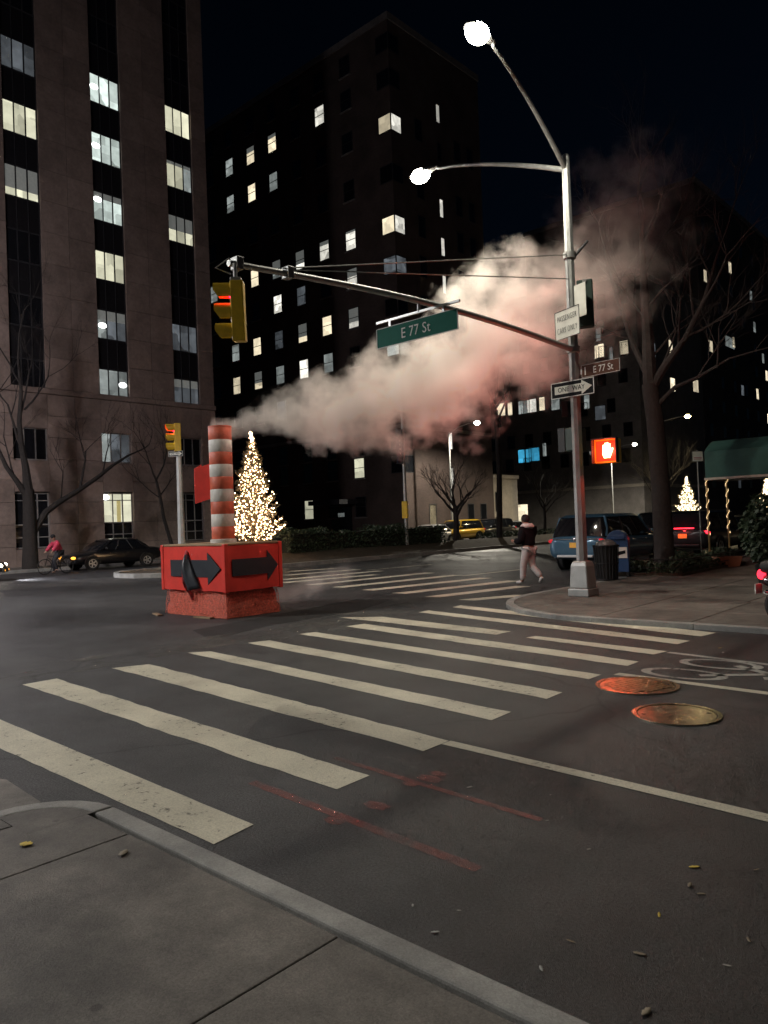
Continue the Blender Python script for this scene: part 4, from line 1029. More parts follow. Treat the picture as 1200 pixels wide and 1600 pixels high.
street_lamp((-26.8, 64.5, .15), 0, 9.2, 2.6, 2500, 'tall far street lamp glowing yellow above the green canopy', (1, .8, .45), 'SPOT', lens_yel)
street_lamp((-35.9, 6.5, .12), 0, 8.8, 3.4, 2900, 'street lamp by the tower, left of the bare tree', (1, .93, .97), 'POINT', None, .6)
street_lamp((-4.1, -5.0, ZS), pi, 9.6, 3.4, 260, 'street lamp on the near sidewalk corner')
street_lamp((-25.4, -4.0, .12), 0, 9.6, 3.6, 6200, 'street lamp on the median south of the crossing', (.98, .96, .93))
street_lamp((-37.2, plx(706, 800, -37.2).y, .12), 0, 8.8, 2.4, 3300, 'added street lamp that lights the brick block')  # no lamp stands here; added to brighten the lower brick wall
street_lamp((-38.2, 80, .12), 0, 8.8, 2.4, 5000, 'small white lamp before the grey block')

# ================================================================== TREES, HEDGE, CHRISTMAS TREES
def grow(mb_t, mb_b, p, d, ln, r, depth, rnd, spread=.55, upb=.12, seg=4, tw=3):
    pts = [Vector(p)]; rs = [r]; d = Vector(d).normalized()
    for i in range(seg):
        d = (d + Vector((rnd.uniform(-1, 1), rnd.uniform(-1, 1), rnd.uniform(-.6, 1))) * .16 + Vector((0, 0, upb * .5))).normalized()
        pts.append(pts[-1] + d * ln / seg); rs.append(r * (1 - .45 * (i + 1) / seg))
    (mb_t if depth >= 99 else mb_b).tube(pts, rs, 6 if r > .03 else 4, cap=False)
    if depth <= 0 or r < .004: return
    k = tw if depth > 1 else 5
    for i in range(k):
        t = rnd.choice((1, 1, .75, .5)) if i else 1
        q = pts[max(1, int(round(t * seg)))]
        a = rnd.uniform(0, 2 * pi); ax = d.orthogonal().normalized(); ax.rotate(Matrix.Rotation(a, 3, d))
        nd = (d * 1 + ax * rnd.uniform(spread * .6, spread * 1.4)).normalized()
        grow(mb_t, mb_b, q, nd, ln * rnd.uniform(.62, .85), rs[-1] * rnd.uniform(.62, .85), depth - 1, rnd, spread, upb, seg, tw)
def bare_tree(name, loc, label, trunk, limbs, seed, group='bare street trees'):
    """trunk: list of (point, radius) local; limbs: list of (start, dir, length, radius, depth)"""
    o = thing(name, loc, label, 'tree', group=group); rnd = random.Random(seed)
    MB().tube([p for p, r in trunk], [r for p, r in trunk], 12).build('trunk', bark, o, smooth=True)
    b = MB()
    for s, d, ln, r, dep in limbs: grow(b, b, s, d, ln, r, dep, rnd)
    tag(b.build('crown', bark, o, smooth=True), kind=None)
    return o
# left tree : leaning trunk, long limb to the right
TL = Vector((-38.2, 15.75, .12))
def tl_(px, py): p = plx(px, py, TL.x); return Vector((0, p.y - TL.y, p.z - TL.z))
o = thing('street_tree', TL, 'bare tree at the far left with a long limb reaching right', 'tree', group='bare street trees'); rnd = random.Random(21)
MB().tube([tl_(48, 895), tl_(47, 850), tl_(46, 800), tl_(44, 765)], [.42, .34, .3, .27], 12).build('trunk', bark, o, smooth=True)
b = MB()
b.tube([tl_(50, 835), tl_(72, 800), tl_(92, 785), tl_(120, 768), tl_(150, 748), tl_(175, 728), tl_(200, 712)], [.19, .17, .15, .13, .11, .085, .06], 8)
b.tube([tl_(44, 768), tl_(40, 730), tl_(34, 700), tl_(30, 660), tl_(33, 610), tl_(28, 560)], [.26, .18, .15, .12, .09, .05], 8)
b.tube([tl_(42, 775), tl_(25, 750), tl_(10, 730), tl_(-8, 690), tl_(-20, 640)], [.18, .13, .11, .08, .05], 8)
for px, py, dx, dz, ln, r, dep in ((125, 765, .25, 1, 2.2, .07, 3), (160, 740, .3, 1, 1.6, .05, 3), (200, 712, 1, .5, 1.8, .05, 3), (34, 700, -.4, 1, 2.2, .08, 3), (30, 655, .5, 1, 2.4, .07, 3), (28, 560, .1, 1, 2.4, .05, 3), (-10, 690, .2, 1, 2.4, .06, 3), (38, 640, .9, .8, 2.2, .06, 3), (95, 783, .1, 1, 1.5, .04, 2), (22, 745, -.2, 1, 2, .05, 3), (32, 600, -.8, .8, 2, .05, 3)):
    grow(b, b, tl_(px, py), (rnd.uniform(-.3, .3), dx, dz), ln, r, dep, rnd)
b.build('crown', bark, o, smooth=True)
T2 = Vector((-38.2, plx(272, 850, -38.2).y, .12))
def t2_(px, py): p = plx(px, py, T2.x); return Vector((0, p.y - T2.y, p.z - T2.z))
o = thing('young_street_tree', T2, 'thin curved bare tree beside the tower behind the signal post', 'tree', group='bare street trees')
MB().tube([t2_(272, 875), t2_(268, 850), t2_(256, 810), t2_(250, 775), t2_(244, 750)], [.12, .11, .1, .085, .07], 8).build('trunk', bark, o, smooth=True)
b = MB()
for px, py, dx, dz, ln, r in ((244, 750, -.5, 1, 1.7, .055), (244, 750, .4, 1, 1.9, .055), (250, 775, .9, .8, 1.3, .04), (250, 778, -.9, .7, 1.5, .04)): grow(b, b, t2_(px, py), (rnd.uniform(-.3, .3), dx, dz), ln, r, 3, rnd)
b.build('crown', bark, o, smooth=True)
# big tree at the right on the far sidewalk
TR = gp(1040, 893, FS); TR.z = FS
def tr_(px, py, dx=0): p = ply(px, py, TR.y); return Vector((p.x - TR.x + dx, 0, p.z - TR.z))
o = thing('large_street_tree', TR, 'big dark bare tree on the sidewalk right of the glowing hand', 'tree', group='bare street trees'); rnd = random.Random(5)
MB().tube([tr_(1040, 900), tr_(1038, 860), tr_(1032, 760), tr_(1024, 660), tr_(1015, 600)], [.32, .27, .25, .235, .22], 12).build('trunk', bark, o, smooth=True)
b = MB()
b.tube([tr_(1016, 605), tr_(1012, 520), tr_(1006, 440), tr_(1000, 330)], [.21, .16, .11, .06], 8)
b.tube([tr_(1017, 610), tr_(1040, 570), tr_(1070, 530), tr_(1100, 470), tr_(1120, 400)], [.14, .11, .08, .055, .03], 8)
b.tube([tr_(1020, 640), tr_(1055, 605), tr_(1090, 590), tr_(1140, 560)], [.08, .06, .05, .03], 8)
b.tube([tr_(1014, 590), tr_(990, 540), tr_(970, 480), tr_(950, 420), tr_(905, 385), tr_(850, 370)], [.1, .08, .06, .045, .03, .016], 7)
for px, py, dx, dz, ln, r, dep in ((1000, 330, -.3, 1, 1.6, .045, 4), (1006, 430, .6, 1, 1.5, .05, 4), (1010, 500, -.7, 1, 1.4, .045, 4), (1120, 400, .4, 1, 1.5, .03, 4), (1100, 470, .9, .6, 1.4, .04, 4), (1075, 525, .8, .3, 1.4, .04, 4), (1140, 560, 1, .2, 1.2, .03, 3), (1060, 540, -.1, 1, 1.3, .04, 4), (970, 480, -.3, 1, 1.3, .04, 4), (950, 420, .1, 1, 1.3, .035, 4), (1090, 590, .4, 1, 1.1, .03, 3), (1004, 380, .7, .8, 1.3, .04, 4), (1015, 560, .9, .7, 1.2, .04, 4), (985, 530, -1, .5, 1.0, .03, 4), (1030, 585, .6, 1, 1.2, .04, 4), (1085, 500, -.2, 1, 1.3, .035, 4), (1110, 435, -.4, 1, 1.2, .03, 4), (1012, 480, .9, .9, 1.3, .04, 4), (1120, 575, .5, .9, 1.1, .03, 4), (1003, 360, .2, 1, 1.4, .04, 4)):
    grow(b, b, tr_(px, py), (dx, rnd.uniform(-.6, .6), dz), ln, r, dep, rnd, .7, .08, 4, 4)
b.build('crown', bark, o, smooth=True)
# twigs reaching into the steam above the arm : a tree on the median behind
TM = Vector((-26.5, plx(775, 700, -26.5).y, .5))
o = thing('tall_median_tree', TM, 'tall bare median tree whose twigs show above the steam', 'tree', group='bare street trees'); rnd = random.Random(9)
MB().tube([(0, 0, 0), (.1, .1, 4), (.1, 0, 8)], [.2, .17, .13], 10).build('trunk', bark, o, smooth=True)
b = MB()
for a in range(7): grow(b, b, (.1, 0, 7.2 + .3 * a), (math.cos(a * 2.4) * .7, math.sin(a * 2.4) * .7, 1), 2.4, .07, 4, rnd)
b.build('crown', bark, o, smooth=True)
def small_tree(loc, label, h, seed, r=.09):
    o = thing('bare_tree', loc, label, 'tree', group='bare street trees'); rn = random.Random(seed)
    MB().tube([(0, 0, 0), (.05, .02, h * .2), (0, .05, h * .4)], [r, r * .85, r * .75], 8).build('trunk', bark, o, smooth=True)
    b = MB()
    for a in range(6): grow(b, b, (0, .05, h * (.26 + .028 * a)), (math.cos(a * 2.2) * .95, math.sin(a * 2.2) * .95, .8), h * .24, r * .5, 4, rn, .6)
    b.build('crown', bark, o, smooth=True)
g = plx(711, 800, -27.6); small_tree((-27.6, g.y, .5), 'small spreading bare tree at the right end of the hedge', 5.2, 31, .2)
g = plx(850, 800, -27.2); small_tree((-27.2, g.y, .5), 'small bare tree above the roof of the blue car', 5.4, 14, .12)
g = plx(880, 800, -30); small_tree((-27.5, g.y + 12, .5), 'slender bare tree just right of the grey pole in the distance', 8.5, 8, .12)

def leaf_cloud(n, box, size, seed, keep=None):
    rn = random.Random(seed); mb = MB(); vs = []; fs = []
    for i in range(n):
        x, y, z = (rn.uniform(*box[k]) for k in range(3))
        if keep and not keep(x, y, z, rn): continue
        s = size * rn.uniform(.6, 1.3); a = Vector((rn.gauss(0, 1), rn.gauss(0, 1), rn.gauss(0, 1))).normalized(); c = a.orthogonal().normalized() * s; d = a.cross(c) * .55
        p = Vector((x, y, z)); o = len(vs); vs += [tuple(p - c), tuple(p + d), tuple(p + c), tuple(p - d)]; fs.append((o, o + 1, o + 2, o + 3))
    mb.v, mb.f = vs, fs; return mb
ha, hb = plx(437, 850, -27).y, plx(682, 845, -27).y
hd = thing('hedge', (-27, ha, .5), 'long clipped dark hedge on the median behind the far crosswalk', 'hedge')
HL = hb - ha
tag(leaf_cloud(16000, ((-1.0, .8), (0, HL), (0, 1.22)), .07, 2, lambda x, y, z, r: z < .98 + .14 * math.sin(y * 1.1) + .08 * math.sin(y * 3.3 + x * 2) and (abs(x + .1) > .5 or z > .65 or r.random() < .15)).build('foliage', leaf_dark, hd), kind='stuff')
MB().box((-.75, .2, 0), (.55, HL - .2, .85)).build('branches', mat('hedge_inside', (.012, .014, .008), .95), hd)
hd2 = thing('side_hedge', (-27.6, ha + HL + 5.5, .5), 'low dark planting further along the median past the cars', 'hedge')
tag(leaf_cloud(5000, ((-.7, .7), (0, 26), (0, .35)), .08, 4).build('foliage', leaf_dark, hd2), kind='stuff')

bulb_m = mat('fairy_light', (1, .9, .7), .4, var=0, emis=(1, .64, .34), es=16)
bulb_far = mat('far_fairy_light', (1, .9, .7), .4, var=0, emis=(1, .82, .5), es=5)
def xmas(loc, h, r, label, seed, nb, bulb, bs, light):
    o = thing('christmas_tree', loc, label, 'christmas tree', group='lit christmas trees on the median'); rn = random.Random(seed)
    MB().tube([(0, 0, 0), (0, 0, h * .97)], [.07 * h / 5, .01], 8).build('trunk', bark, o, smooth=True)
    br = MB(); lv = []; lf = []; bl = MB()
    for i in range(nb):
        t = (i + .5) / nb; z = h * (.05 + .87 * t); L = r * (1 - t) ** .9 * rn.uniform(.8, 1.15) + .08; a = i * 2.4 + rn.uniform(-.3, .3)
        p0 = Vector((0, 0, z)); dirv = Vector((math.cos(a), math.sin(a), .35 + .5 * rn.random() + .6 * t)).normalized()
        pts = [p0 + dirv * L * k / 4 + Vector((0, 0, .12 * L * (k / 4) ** 2)) for k in range(5)]
        br.tube(pts, [.022, .018, .014, .01, .005], 4, cap=False)
        for k in range(int(26 * L / r * 1.6) + 6):
            u = rn.uniform(.15, 1.05); p = p0 + dirv * L * u + Vector((rn.gauss(0, .07), rn.gauss(0, .07), .12 * L * u * u + rn.gauss(0, .05)))
            s = .1; c = (dirv + Vector((rn.gauss(0, .7), rn.gauss(0, .7), rn.gauss(0, .7)))).normalized() * s; d = c.orthogonal().normalized() * s * .3
            q = len(lv); lv += [tuple(p - c), tuple(p + d), tuple(p + c), tuple(p - d)]; lf.append((q, q + 1, q + 2, q + 3))
        nn = max(3, int(bs[1] * L / r))
        for k in range(nn):
            u = .25 + .78 * (k + rn.random() * .6) / nn; p = p0 + dirv * L * u + Vector((rn.gauss(0, .035), rn.gauss(0, .035), .12 * L * u * u + rn.gauss(0, .035)))
            bl.sphere(tuple(p), bs[0] * rn.uniform(.75, 1.2), 5, 3)
    for k in range(int(nb * .25)): bl.sphere((rn.gauss(0, .05), rn.gauss(0, .05), h * (.9 + .12 * k / nb / .25)), bs[0], 5, 3)
    br.build('branches', bark, o); f = MB(); f.v, f.f = lv, lf; tag(f.build('needles', mat('fir_needles', (.11, .085, .045), .6, var=.3), o), kind='stuff'); tag(bl.build('fairy_lights', bulb, o), kind='stuff')
    if light: lamp_light('tree_light', o, (.0, .0, h * .25), light, (1, .5, .2), .25); lamp_light('tree_light', o, (.0, .0, h * .5), light * .5, (1, .5, .2), .2)
    return o
xm = plx(392, 760, -26.6); xt = plx(389, 678, -26.6).z
xmas((-26.6, xm.y + .1, .45), xt - .45, 1.45, 'brightly lit christmas tree right behind the striped stack', 3, 190, bulb_m, (.026, 13), 160)
g = plx(1074, 778, -26); xmas((-26, g.y, .4), 4.4, 1.35, 'far glowing christmas tree left of the canopy posts', 4, 90, bulb_far, (.055, 10), 0)
g = plx(1199, 780, -26); xmas((-26, g.y, .4), 5.2, 1.5, 'far glowing christmas tree at the right picture edge', 5, 90, bulb_far, (.07, 10), 0)

# ================================================================== VEHICLES
tail_red = mat('tail_lamp_lit', (.5, .01, .02), .3, var=0, emis=(1, .02, .04), es=3.5)
tail_dim = mat('tail_lamp', (.35, .012, .015), .2, var=0, emis=(1, .03, .05), es=.35)
head_on = mat('head_lamp_lit', (1, 1, 1), .3, var=0, emis=(1, .88, .66), es=22)
head_off = mat('head_lamp', (.5, .5, .5), .1, .3, var=0)
amber = mat('amber_lamp', (.9, .35, .05), .3, var=0, emis=(1, .4, .04), es=2.5)
plate_y = mat('orange_number_plate', (.75, .42, .06), .5, var=.1)
cabin_glass = mat('car_glass', (.008, .009, .011), .06, 0, var=0, spec=.7)
def paint(name, c): return mat(name, c, .28, .25, var=.05, coat=.8)
def car(loc, rz, kind, pm_, label, tl=tail_dim, hl=head_off, group='cars on the avenue', plate=True, brakebar=False, bumper=None):
    o = thing('car', loc, label, 'car', rz, group)
    if kind == 'suv':
        Ln, Wd, Ht, belt = 4.9, 1.98, 1.74, 1.08
        stt = [(-2.45, .80, .5, .98), (-2.38, .93, .38, 1.06), (-2.1, .98, .32, 1.1), (-1.2, .99, .26, 1.09), (0, .99, .26, 1.07), (1.1, .985, .26, 1.05), (1.75, .96, .28, 1.0), (2.2, .9, .32, .92), (2.4, .8, .42, .78)]
        g = [(-2.28, 1.25, .90, belt - .03), (-2.2, 1.05, .86, 1.3), (-2.02, .62, .76, Ht - .1), (-1.8, .35, .66, Ht - .015), (-1.5, .1, .4, Ht)]
        wr, wx = .37, 1.45
    else:
        Ln, Wd, Ht, belt = 4.75, 1.84, 1.46, .93
        stt = [(-2.36, .72, .48, .84), (-2.28, .86, .36, .93), (-1.9, .91, .28, .97), (-1.2, .92, .22, .95), (0, .92, .22, .93), (.9, .92, .22, .92), (1.6, .9, .24, .86), (2.15, .84, .3, .74), (2.36, .7, .4, .6)]
        g = [(-1.75, 1.15, .84, belt - .03), (-1.5, .95, .8, 1.12), (-1.1, .5, .7, Ht - .09), (-.85, .2, .6, Ht - .015), (-.6, .0, .36, Ht)]
        wr, wx = .32, 1.42
    mb = MB(); vs = []; K = None
    for y, w, zb_, zt_ in stt:
        h = zt_ - zb_
        half = [(w * .82, zb_), (w * .96, zb_ + h * .16), (w, zb_ + h * .45), (w * .99, zb_ + h * .66), (w * .95, zb_ + h * .9), (w * .86, zt_), (w * .45, zt_ + .03)]
        ring_ = [(-x, z) for x, z in half] ; ring_ = ring_[::-1] + []
        loop = half + [(-x, z) for x, z in half[::-1]]
        K = len(loop); vs += [(x, y, z) for x, z in loop]
    n = len(stt)
    mb.add(vs, [(i * K + j, i * K + (j + 1) % K, (i + 1) * K + (j + 1) % K, (i + 1) * K + j) for i in range(n - 1) for j in range(K)] + [tuple(range(K)), tuple(range((n - 1) * K, n * K))])
    bd_ = mb.build('body', pm_, o, smooth=True); ss = bd_.modifiers.new('s', 'SUBSURF'); ss.levels = ss.render_levels = 1
    def outline(y0, y1, w, z, m=8):                     # rounded-rectangle ring
        c = []; rr = min(w, .3)
        for (sx, sy) in ((1, 1), (-1, 1), (-1, -1), (1, -1)):
            for k in range(4):
                a = {(1, 1): 0, (-1, 1): pi / 2, (-1, -1): pi, (1, -1): 1.5 * pi}[(sx, sy)] + pi / 2 * k / 3
                c.append((sx * (w - rr * .35) + rr * .35 * math.cos(a), (y1 if sy > 0 else y0) - sy * rr + rr * math.sin(a), z))
        return c
    mb = MB(); vs = []
    for y0, y1, w, z in g[:4]: vs += outline(y0, y1, w, z)
    mb.add(vs, [(i * 16 + j, i * 16 + (j + 1) % 16, (i + 1) * 16 + (j + 1) % 16, (i + 1) * 16 + j) for i in range(3) for j in range(16)] + [tuple(range(48, 64))])
    mb.build('cabin_glass', cabin_glass, o, smooth=True)
    mb = MB(); vs = []
    for y0, y1, w, z in (g[2], g[3], g[4]): vs += outline(y0 - .012, y1 + .012, w + .014, z + .012)
    mb.add(vs, [(i * 16 + j, i * 16 + (j + 1) % 16, (i + 1) * 16 + (j + 1) % 16, (i + 1) * 16 + j) for i in range(2) for j in range(16)] + [tuple(range(32, 48))])
    mb.build('roof', pm_, o, smooth=True)
    for sx in (-1, 1):
        for f0, f1 in ((.0, 0.), (.36, .4), (.68, .66), (1., 1.)):
            b0, t0 = g[0], g[2]
            yb_ = b0[0] + (b0[1] - b0[0]) * f0; yt_ = t0[0] + (t0[1] - t0[0]) * f1
            e = .16 if f0 in (0, 1) else .0; sgn = 1 if f0 == 0 else -1
            MB().tube([(sx * (b0[2] - e * .12), yb_ + sgn * e, b0[3] + .02), (sx * (g[1][2] - e * .1), (yb_ + yt_) / 2 * 1 + sgn * e + (.06 * sgn if e else 0) * 0, g[1][3]), (sx * t0[2] * .985, yt_ + sgn * e * .8, t0[3] + .02)], .045 if e else .028, 6).build('pillar', pm_ if e else iron_black, o, smooth=True)
    for sx in (-1, 1):
        for yy in (-wx, wx):
            w = MB(); w.lathe([(wr * .62, -.11), (wr * .9, -.115), (wr, -.08), (wr, .08), (wr * .9, .115), (wr * .62, .11)], 24)
            w.v = [(z, x, y) for x, y, z in w.v]
            wo = w.build('wheel', rubber, o, smooth=True); wo.location = (sx * (stt[3][1] - .1), yy, wr)
            rm = MB(); rm.lathe([(wr * .12, .0), (wr * .14, .03)], 12); rm.lathe([(wr * .55, .0), (wr * .64, .0), (wr * .64, .05), (wr * .58, .05)], 24, ring=True)
            for k in range(5):
                a = k * 2 * pi / 5; ca, sa = math.cos(a), math.sin(a); q = MB().box((wr * .1, -.03, .005), (wr * .6, .03, .035)); rm.add([(x * ca - y * sa, x * sa + y * ca, z) for x, y, z in q.v], q.f)
            rm.v = [(sx * (z + .08), x, y) for x, y, z in rm.v]
            rm.build('rim', alu, wo, smooth=True)
            ar = MB(); vs = []; m = 14
            for k in range(m + 1):
                a = pi * k / m
                for rr in (wr + .02, wr + .085): vs.append((sx * (stt[3][1] + .012), yy + rr * math.cos(a), wr + rr * math.sin(a)))
            ar.add(vs, [(2 * k, 2 * k + 1, 2 * k + 3, 2 * k + 2) for k in range(m)]); aro = ar.build('wheel_arch', iron_black, o); t_ = aro.modifiers.new('t', 'SOLIDIFY'); t_.thickness = .05; t_.offset = 0
            MB().lathe([(wr + .03, 0), (wr + .03, .02)], 20).build('wheel_well', iron_black, o).matrix_local = Matrix.Translation((sx * (stt[3][1] - .02), yy, wr)) @ Matrix.Rotation(pi / 2, 4, 'Y')
    zl = belt - .14; rb_ = stt[1]
    for sx in (-1, 1):
        MB().sphere((0, 0, 0), .1, 12, 8, (1.9, .6, .75)).build('tail_light', tl, o, smooth=True).location = (sx * (rb_[1] - .16), rb_[0] + .03, zl)
        MB().sphere((0, 0, 0), .1, 12, 8, (1.8, .9, .7)).build('headlight', hl, o, smooth=True).location = (sx * (stt[-2][1] - .2), stt[-2][0] + .08, stt[-2][3] - .13)
        MB().sphere((0, 0, 0), .1, 10, 6, (1.1, .6, .7)).build('mirror', pm_, o, smooth=True).location = (sx * (stt[4][1] + .08), .95 if kind == 'suv' else .75, belt + .08)
        for yy in (-.45, .45): MB().box((sx * (stt[4][1] + .002) - .012, yy - .09, belt - .17), (sx * (stt[4][1] + .002) + .012, yy + .09, belt - .14)).build('door_handle', chrome if pm_ else chrome, o, bevel=.005)
    if plate: MB().box((-.16, stt[0][0] - .03, .74), (.16, stt[0][0] - .01, .9)).build('number_plate', plate_y, o)
    MB().box((-.6, stt[0][0] - .045, .44), (.6, stt[0][0] + .06, .52)).build('rear_bumper_trim', bumper or iron_black, o, bevel=.02)
    MB().box((-.7, stt[-1][0] - .06, .34), (.7, stt[-1][0] + .03, .5)).build('front_grille', iron_black, o, bevel=.02)
    MB().box((-.75, stt[0][0] - .015, belt - .09), (.75, stt[0][0] + .03, belt - .06)).build('trunk_trim', chrome if kind == 'suv' else pm_, o, bevel=.005)
    if brakebar: MB().box((-.36, g[0][0] - .05, 1.06), (.36, g[0][0] - .0, 1.12)).build('brake_light_bar', tail_red, o); lamp_light('brake_light', o, (0, g[0][0] - .4, 1.1), 12, (1, .04, .04), .1)
    return o
blue_p = paint('blue_grey_car_paint', (.05, .125, .2)); black_p = paint('black_car_paint', (.012, .012, .014)); white_p = paint('white_car_paint', (.6, .6, .6)); taxi_p = paint('yellow_cab_paint', (.6, .36, .03)); silver_p = paint('silver_car_paint', (.35, .36, .38)); dark_p = paint('charcoal_car_paint', (.03, .03, .034))
suvw = gp(845, 894), gp(937, 897)
sx_ = (suvw[0].x + suvw[1].x) / 2
bl_car = car((sx_, 20.95 + 2.4, 0), 0, 'suv', blue_p, 'blue grey estate car with orange number plate, rear towards the crosswalk', tl=tail_dim, bumper=alu)
MB().sphere((0, 0, 0), .06, 12, 8, (1, .3, 1)).build('rear_badge', chrome, bl_car, smooth=True).location = (0, -2.44, 1.0)
car((-10.6, 30.2, 0), 0, 'suv', black_p, 'black car with a glowing red brake bar behind the canopy posts', tl=tail_red, brakebar=True)
car((-13.9, 29.0, 0), 0, 'suv', dark_p, 'dark car with red tail lamps ahead of the blue car', tl=tail_red)
car((-10.7, 36.6, 0), 0, 'sedan', black_p, 'black saloon furthest up the queue by the kerb', tl=tail_red)
car((-14.3, 36.0, 0), 0, 'suv', black_p, 'black car in the second lane beyond the mailbox', tl=tail_red)
sy0, sy1 = plx(108, 870, -35).y, plx(243, 860, -35).y
car((-35.3, (sy0 + sy1) / 2, 0), pi, 'sedan', black_p, 'black saloon parked in front of the tower', hl=amber)
hx = gp(12, 905); ho = car((hx.x - .4, hx.y - 2.4, 0), rad(-28), 'sedan', dark_p, 'car at the left picture edge with a lit headlight', hl=head_on, plate=False)
lamp_light('headlight_beam', ho, (.5, 2.55, .62), 500, (.95, .95, 1), .08, 'SPOT', 120, (rad(78), 0, 0), .7)
for a in (-.55, .55): MB().sphere((0, 0, 0), .07, 10, 6, (1.3, .6, .8)).build('indicator', amber, ho, smooth=True).location = (a, 2.36, .42)
for px, c, kd, lab in ((672, white_p, 'sedan', 'white car seen over the hedge end'), (716, taxi_p, 'suv', 'yellow taxi beyond the hedge'), (768, black_p, 'suv', 'black car right of the yellow taxi'), (795, silver_p, 'sedan', 'silver car beyond the walking person')):
    g = plx(px, 840, -35.5); car((-35.5, g.y, 0), pi, kd, c, lab, group='cars on the far side of the avenue', plate=False)

# ================================================================== PEOPLE
skin_m = mat('skin', (.35, .2, .14), .55, var=.05); jacket_m = mat('black_jacket', (.008, .008, .01), .9, spec=.1, var=.3, bump=.4, bscale=18); grey_m = mat('grey_sweat_cloth', (.45, .445, .44), .85, var=.12, bump=.5, bscale=16)
shoe_m = mat('white_shoe', (.6, .6, .58), .5, var=.1); hair_m = mat('black_knit', (.01, .01, .011), .9, bump=.5, bscale=60); red_jkt = mat('red_jacket', (.42, .03, .07), .7, var=.2, bump=.4, bscale=18); dark_cl = mat('dark_trousers', (.02, .02, .025), .8)
def skin(name, chains, m, parent, sub=2):
    """chains: dict key -> (pos, radius); edges by key; grown as one skinned surface"""
    pts, ed = chains; keys = list(pts); me = bpy.data.meshes.new(name)
    me.from_pydata([pts[k][0] for k in keys], [(keys.index(a), keys.index(b)) for a, b in ed], [])
    o = bpy.data.objects.new(name, me); COL.objects.link(o)
    o.modifiers.new('skin', 'SKIN'); 
    sv = me.skin_vertices[0].data
    for i, k in enumerate(keys):
        r = pts[k][1]; sv[i].radius = r if hasattr(r, '__len__') else (r, r); sv[i].use_root = (i == 0)
    s = o.modifiers.new('sub', 'SUBSURF'); s.levels = s.render_levels = sub
    dg = bpy.context.evaluated_depsgraph_get(); dg.update()
    m2 = bpy.data.meshes.new_from_object(o.evaluated_get(dg)); bpy.data.objects.remove(o)
    m2.materials.clear(); m2.materials.append(m)
    for p in m2.polygons: p.use_smooth = True
    return link(name, m2, parent)
def hand_edges(pts, ed, pre, wrist, d, side, palm=.085, curl=.5):
    """palm and five unequal fingers from a wrist; d = direction, side = across the palm"""
    d = Vector(d).normalized(); s = Vector(side).normalized(); nrm = d.cross(s); w = Vector(wrist)
    pts[pre + 'palm'] = (tuple(w + d * palm * .6), (.034, .02)); ed.append((pre + 'wr', pre + 'palm'))
    for i, (off, ln) in enumerate(((-.027, .06), (-.009, .075), (.009, .08), (.027, .07))):
        a = w + d * palm + s * off; b = a + (d + nrm * curl * .4).normalized() * ln * .5; c = b + (d + nrm * curl * 1.3).normalized() * ln * .5
        for k, q in (('a', a), ('b', b), ('c', c)): pts[pre + str(i) + k] = (tuple(q), .009)
        ed += [(pre + 'palm', pre + str(i) + 'a'), (pre + str(i) + 'a', pre + str(i) + 'b'), (pre + str(i) + 'b', pre + str(i) + 'c')]
    a = w + d * palm * .35 - s * .04; b = a + (d * .8 - s * .5 + nrm * .3).normalized() * .045
    pts[pre + 'ta'] = (tuple(a), .011); pts[pre + 'tb'] = (tuple(b), .009); ed += [(pre + 'palm', pre + 'ta'), (pre + 'ta', pre + 'tb')]
def face_bits(par, c, fwd, r=.1):
    """nose, eyes, ears and mouth on a head at c looking along fwd"""
    f = Vector(fwd).normalized(); s = Vector((-f.y, f.x, 0)); c = Vector(c)
    MB().sphere(tuple(c + f * (r * .98) - Vector((0, 0, .015))), .018, 8, 6, (1, 1, 1.4)).build('nose', skin_m, par, smooth=True)
    for k in (-1, 1):
        MB().sphere(tuple(c + f * (r * .86) + s * (.035 * k) + Vector((0, 0, .012))), .012, 8, 6).build('eye', black_sheet, par, smooth=True)
        MB().sphere(tuple(c + s * (r * .82 * k)), .025, 8, 6, (.7, .7, 1.2)).build('ear', skin_m, par, smooth=True)
    MB().sphere(tuple(c + f * (r * .86) - Vector((0, 0, .058))), .022, 8, 5, (.8, .8, .3)).build('mouth', red_jkt, par, smooth=True)
# walker: local +x = walking direction
ft = (gp(815, 914) + gp(843, 912)) / 2
wk = thing('person', (ft.x, ft.y, 0), 'person in black jacket, grey trousers and white shoes crossing the avenue', 'person', pi - .12)
B = {}; Ed = []
def J(k, p, r): B[k] = (p, r)
J('pel', (0, 0, .95), (.15, .12)); J('bel', (.02, 0, 1.1), (.13, .105)); J('che', (.04, 0, 1.3), (.16, .12)); J('nec', (.05, 0, 1.47), (.06, .06)); J('hd0', (.08, 0, 1.56), (.075, .075)); J('hd1', (.09, 0, 1.65), (.1, .088)); J('hd2', (.085, 0, 1.73), (.075, .07))
Ed += [('pel', 'bel'), ('bel', 'che'), ('che', 'nec'), ('nec', 'hd0'), ('hd0', 'hd1'), ('hd1', 'hd2')]
J('lh', (.0, .1, .88), .095); J('lk', (.13, .1, .5), .065); J('la', (.17, .1, .1), .045); J('lt', (.29, .1, .05), .035)
J('rh', (.0, -.1, .88), .095); J('rk', (.02, -.1, .48), .065); J('ra', (-.27, -.1, .2), .045); J('rt', (-.23, -.1, .06), .035)
for s in 'lr': Ed += [('pel', s + 'h'), (s + 'h', s + 'k'), (s + 'k', s + 'a'), (s + 'a', s + 't')]
J('ls', (.04, .19, 1.4), .06); J('le', (.05, .25, 1.12), .045); J('lw', (.28, .2, 1.12), .03)
J('rs', (.04, -.19, 1.4), .06); J('re', (.1, -.25, 1.14), .045); J('rw', (.33, -.2, 1.3), .03)
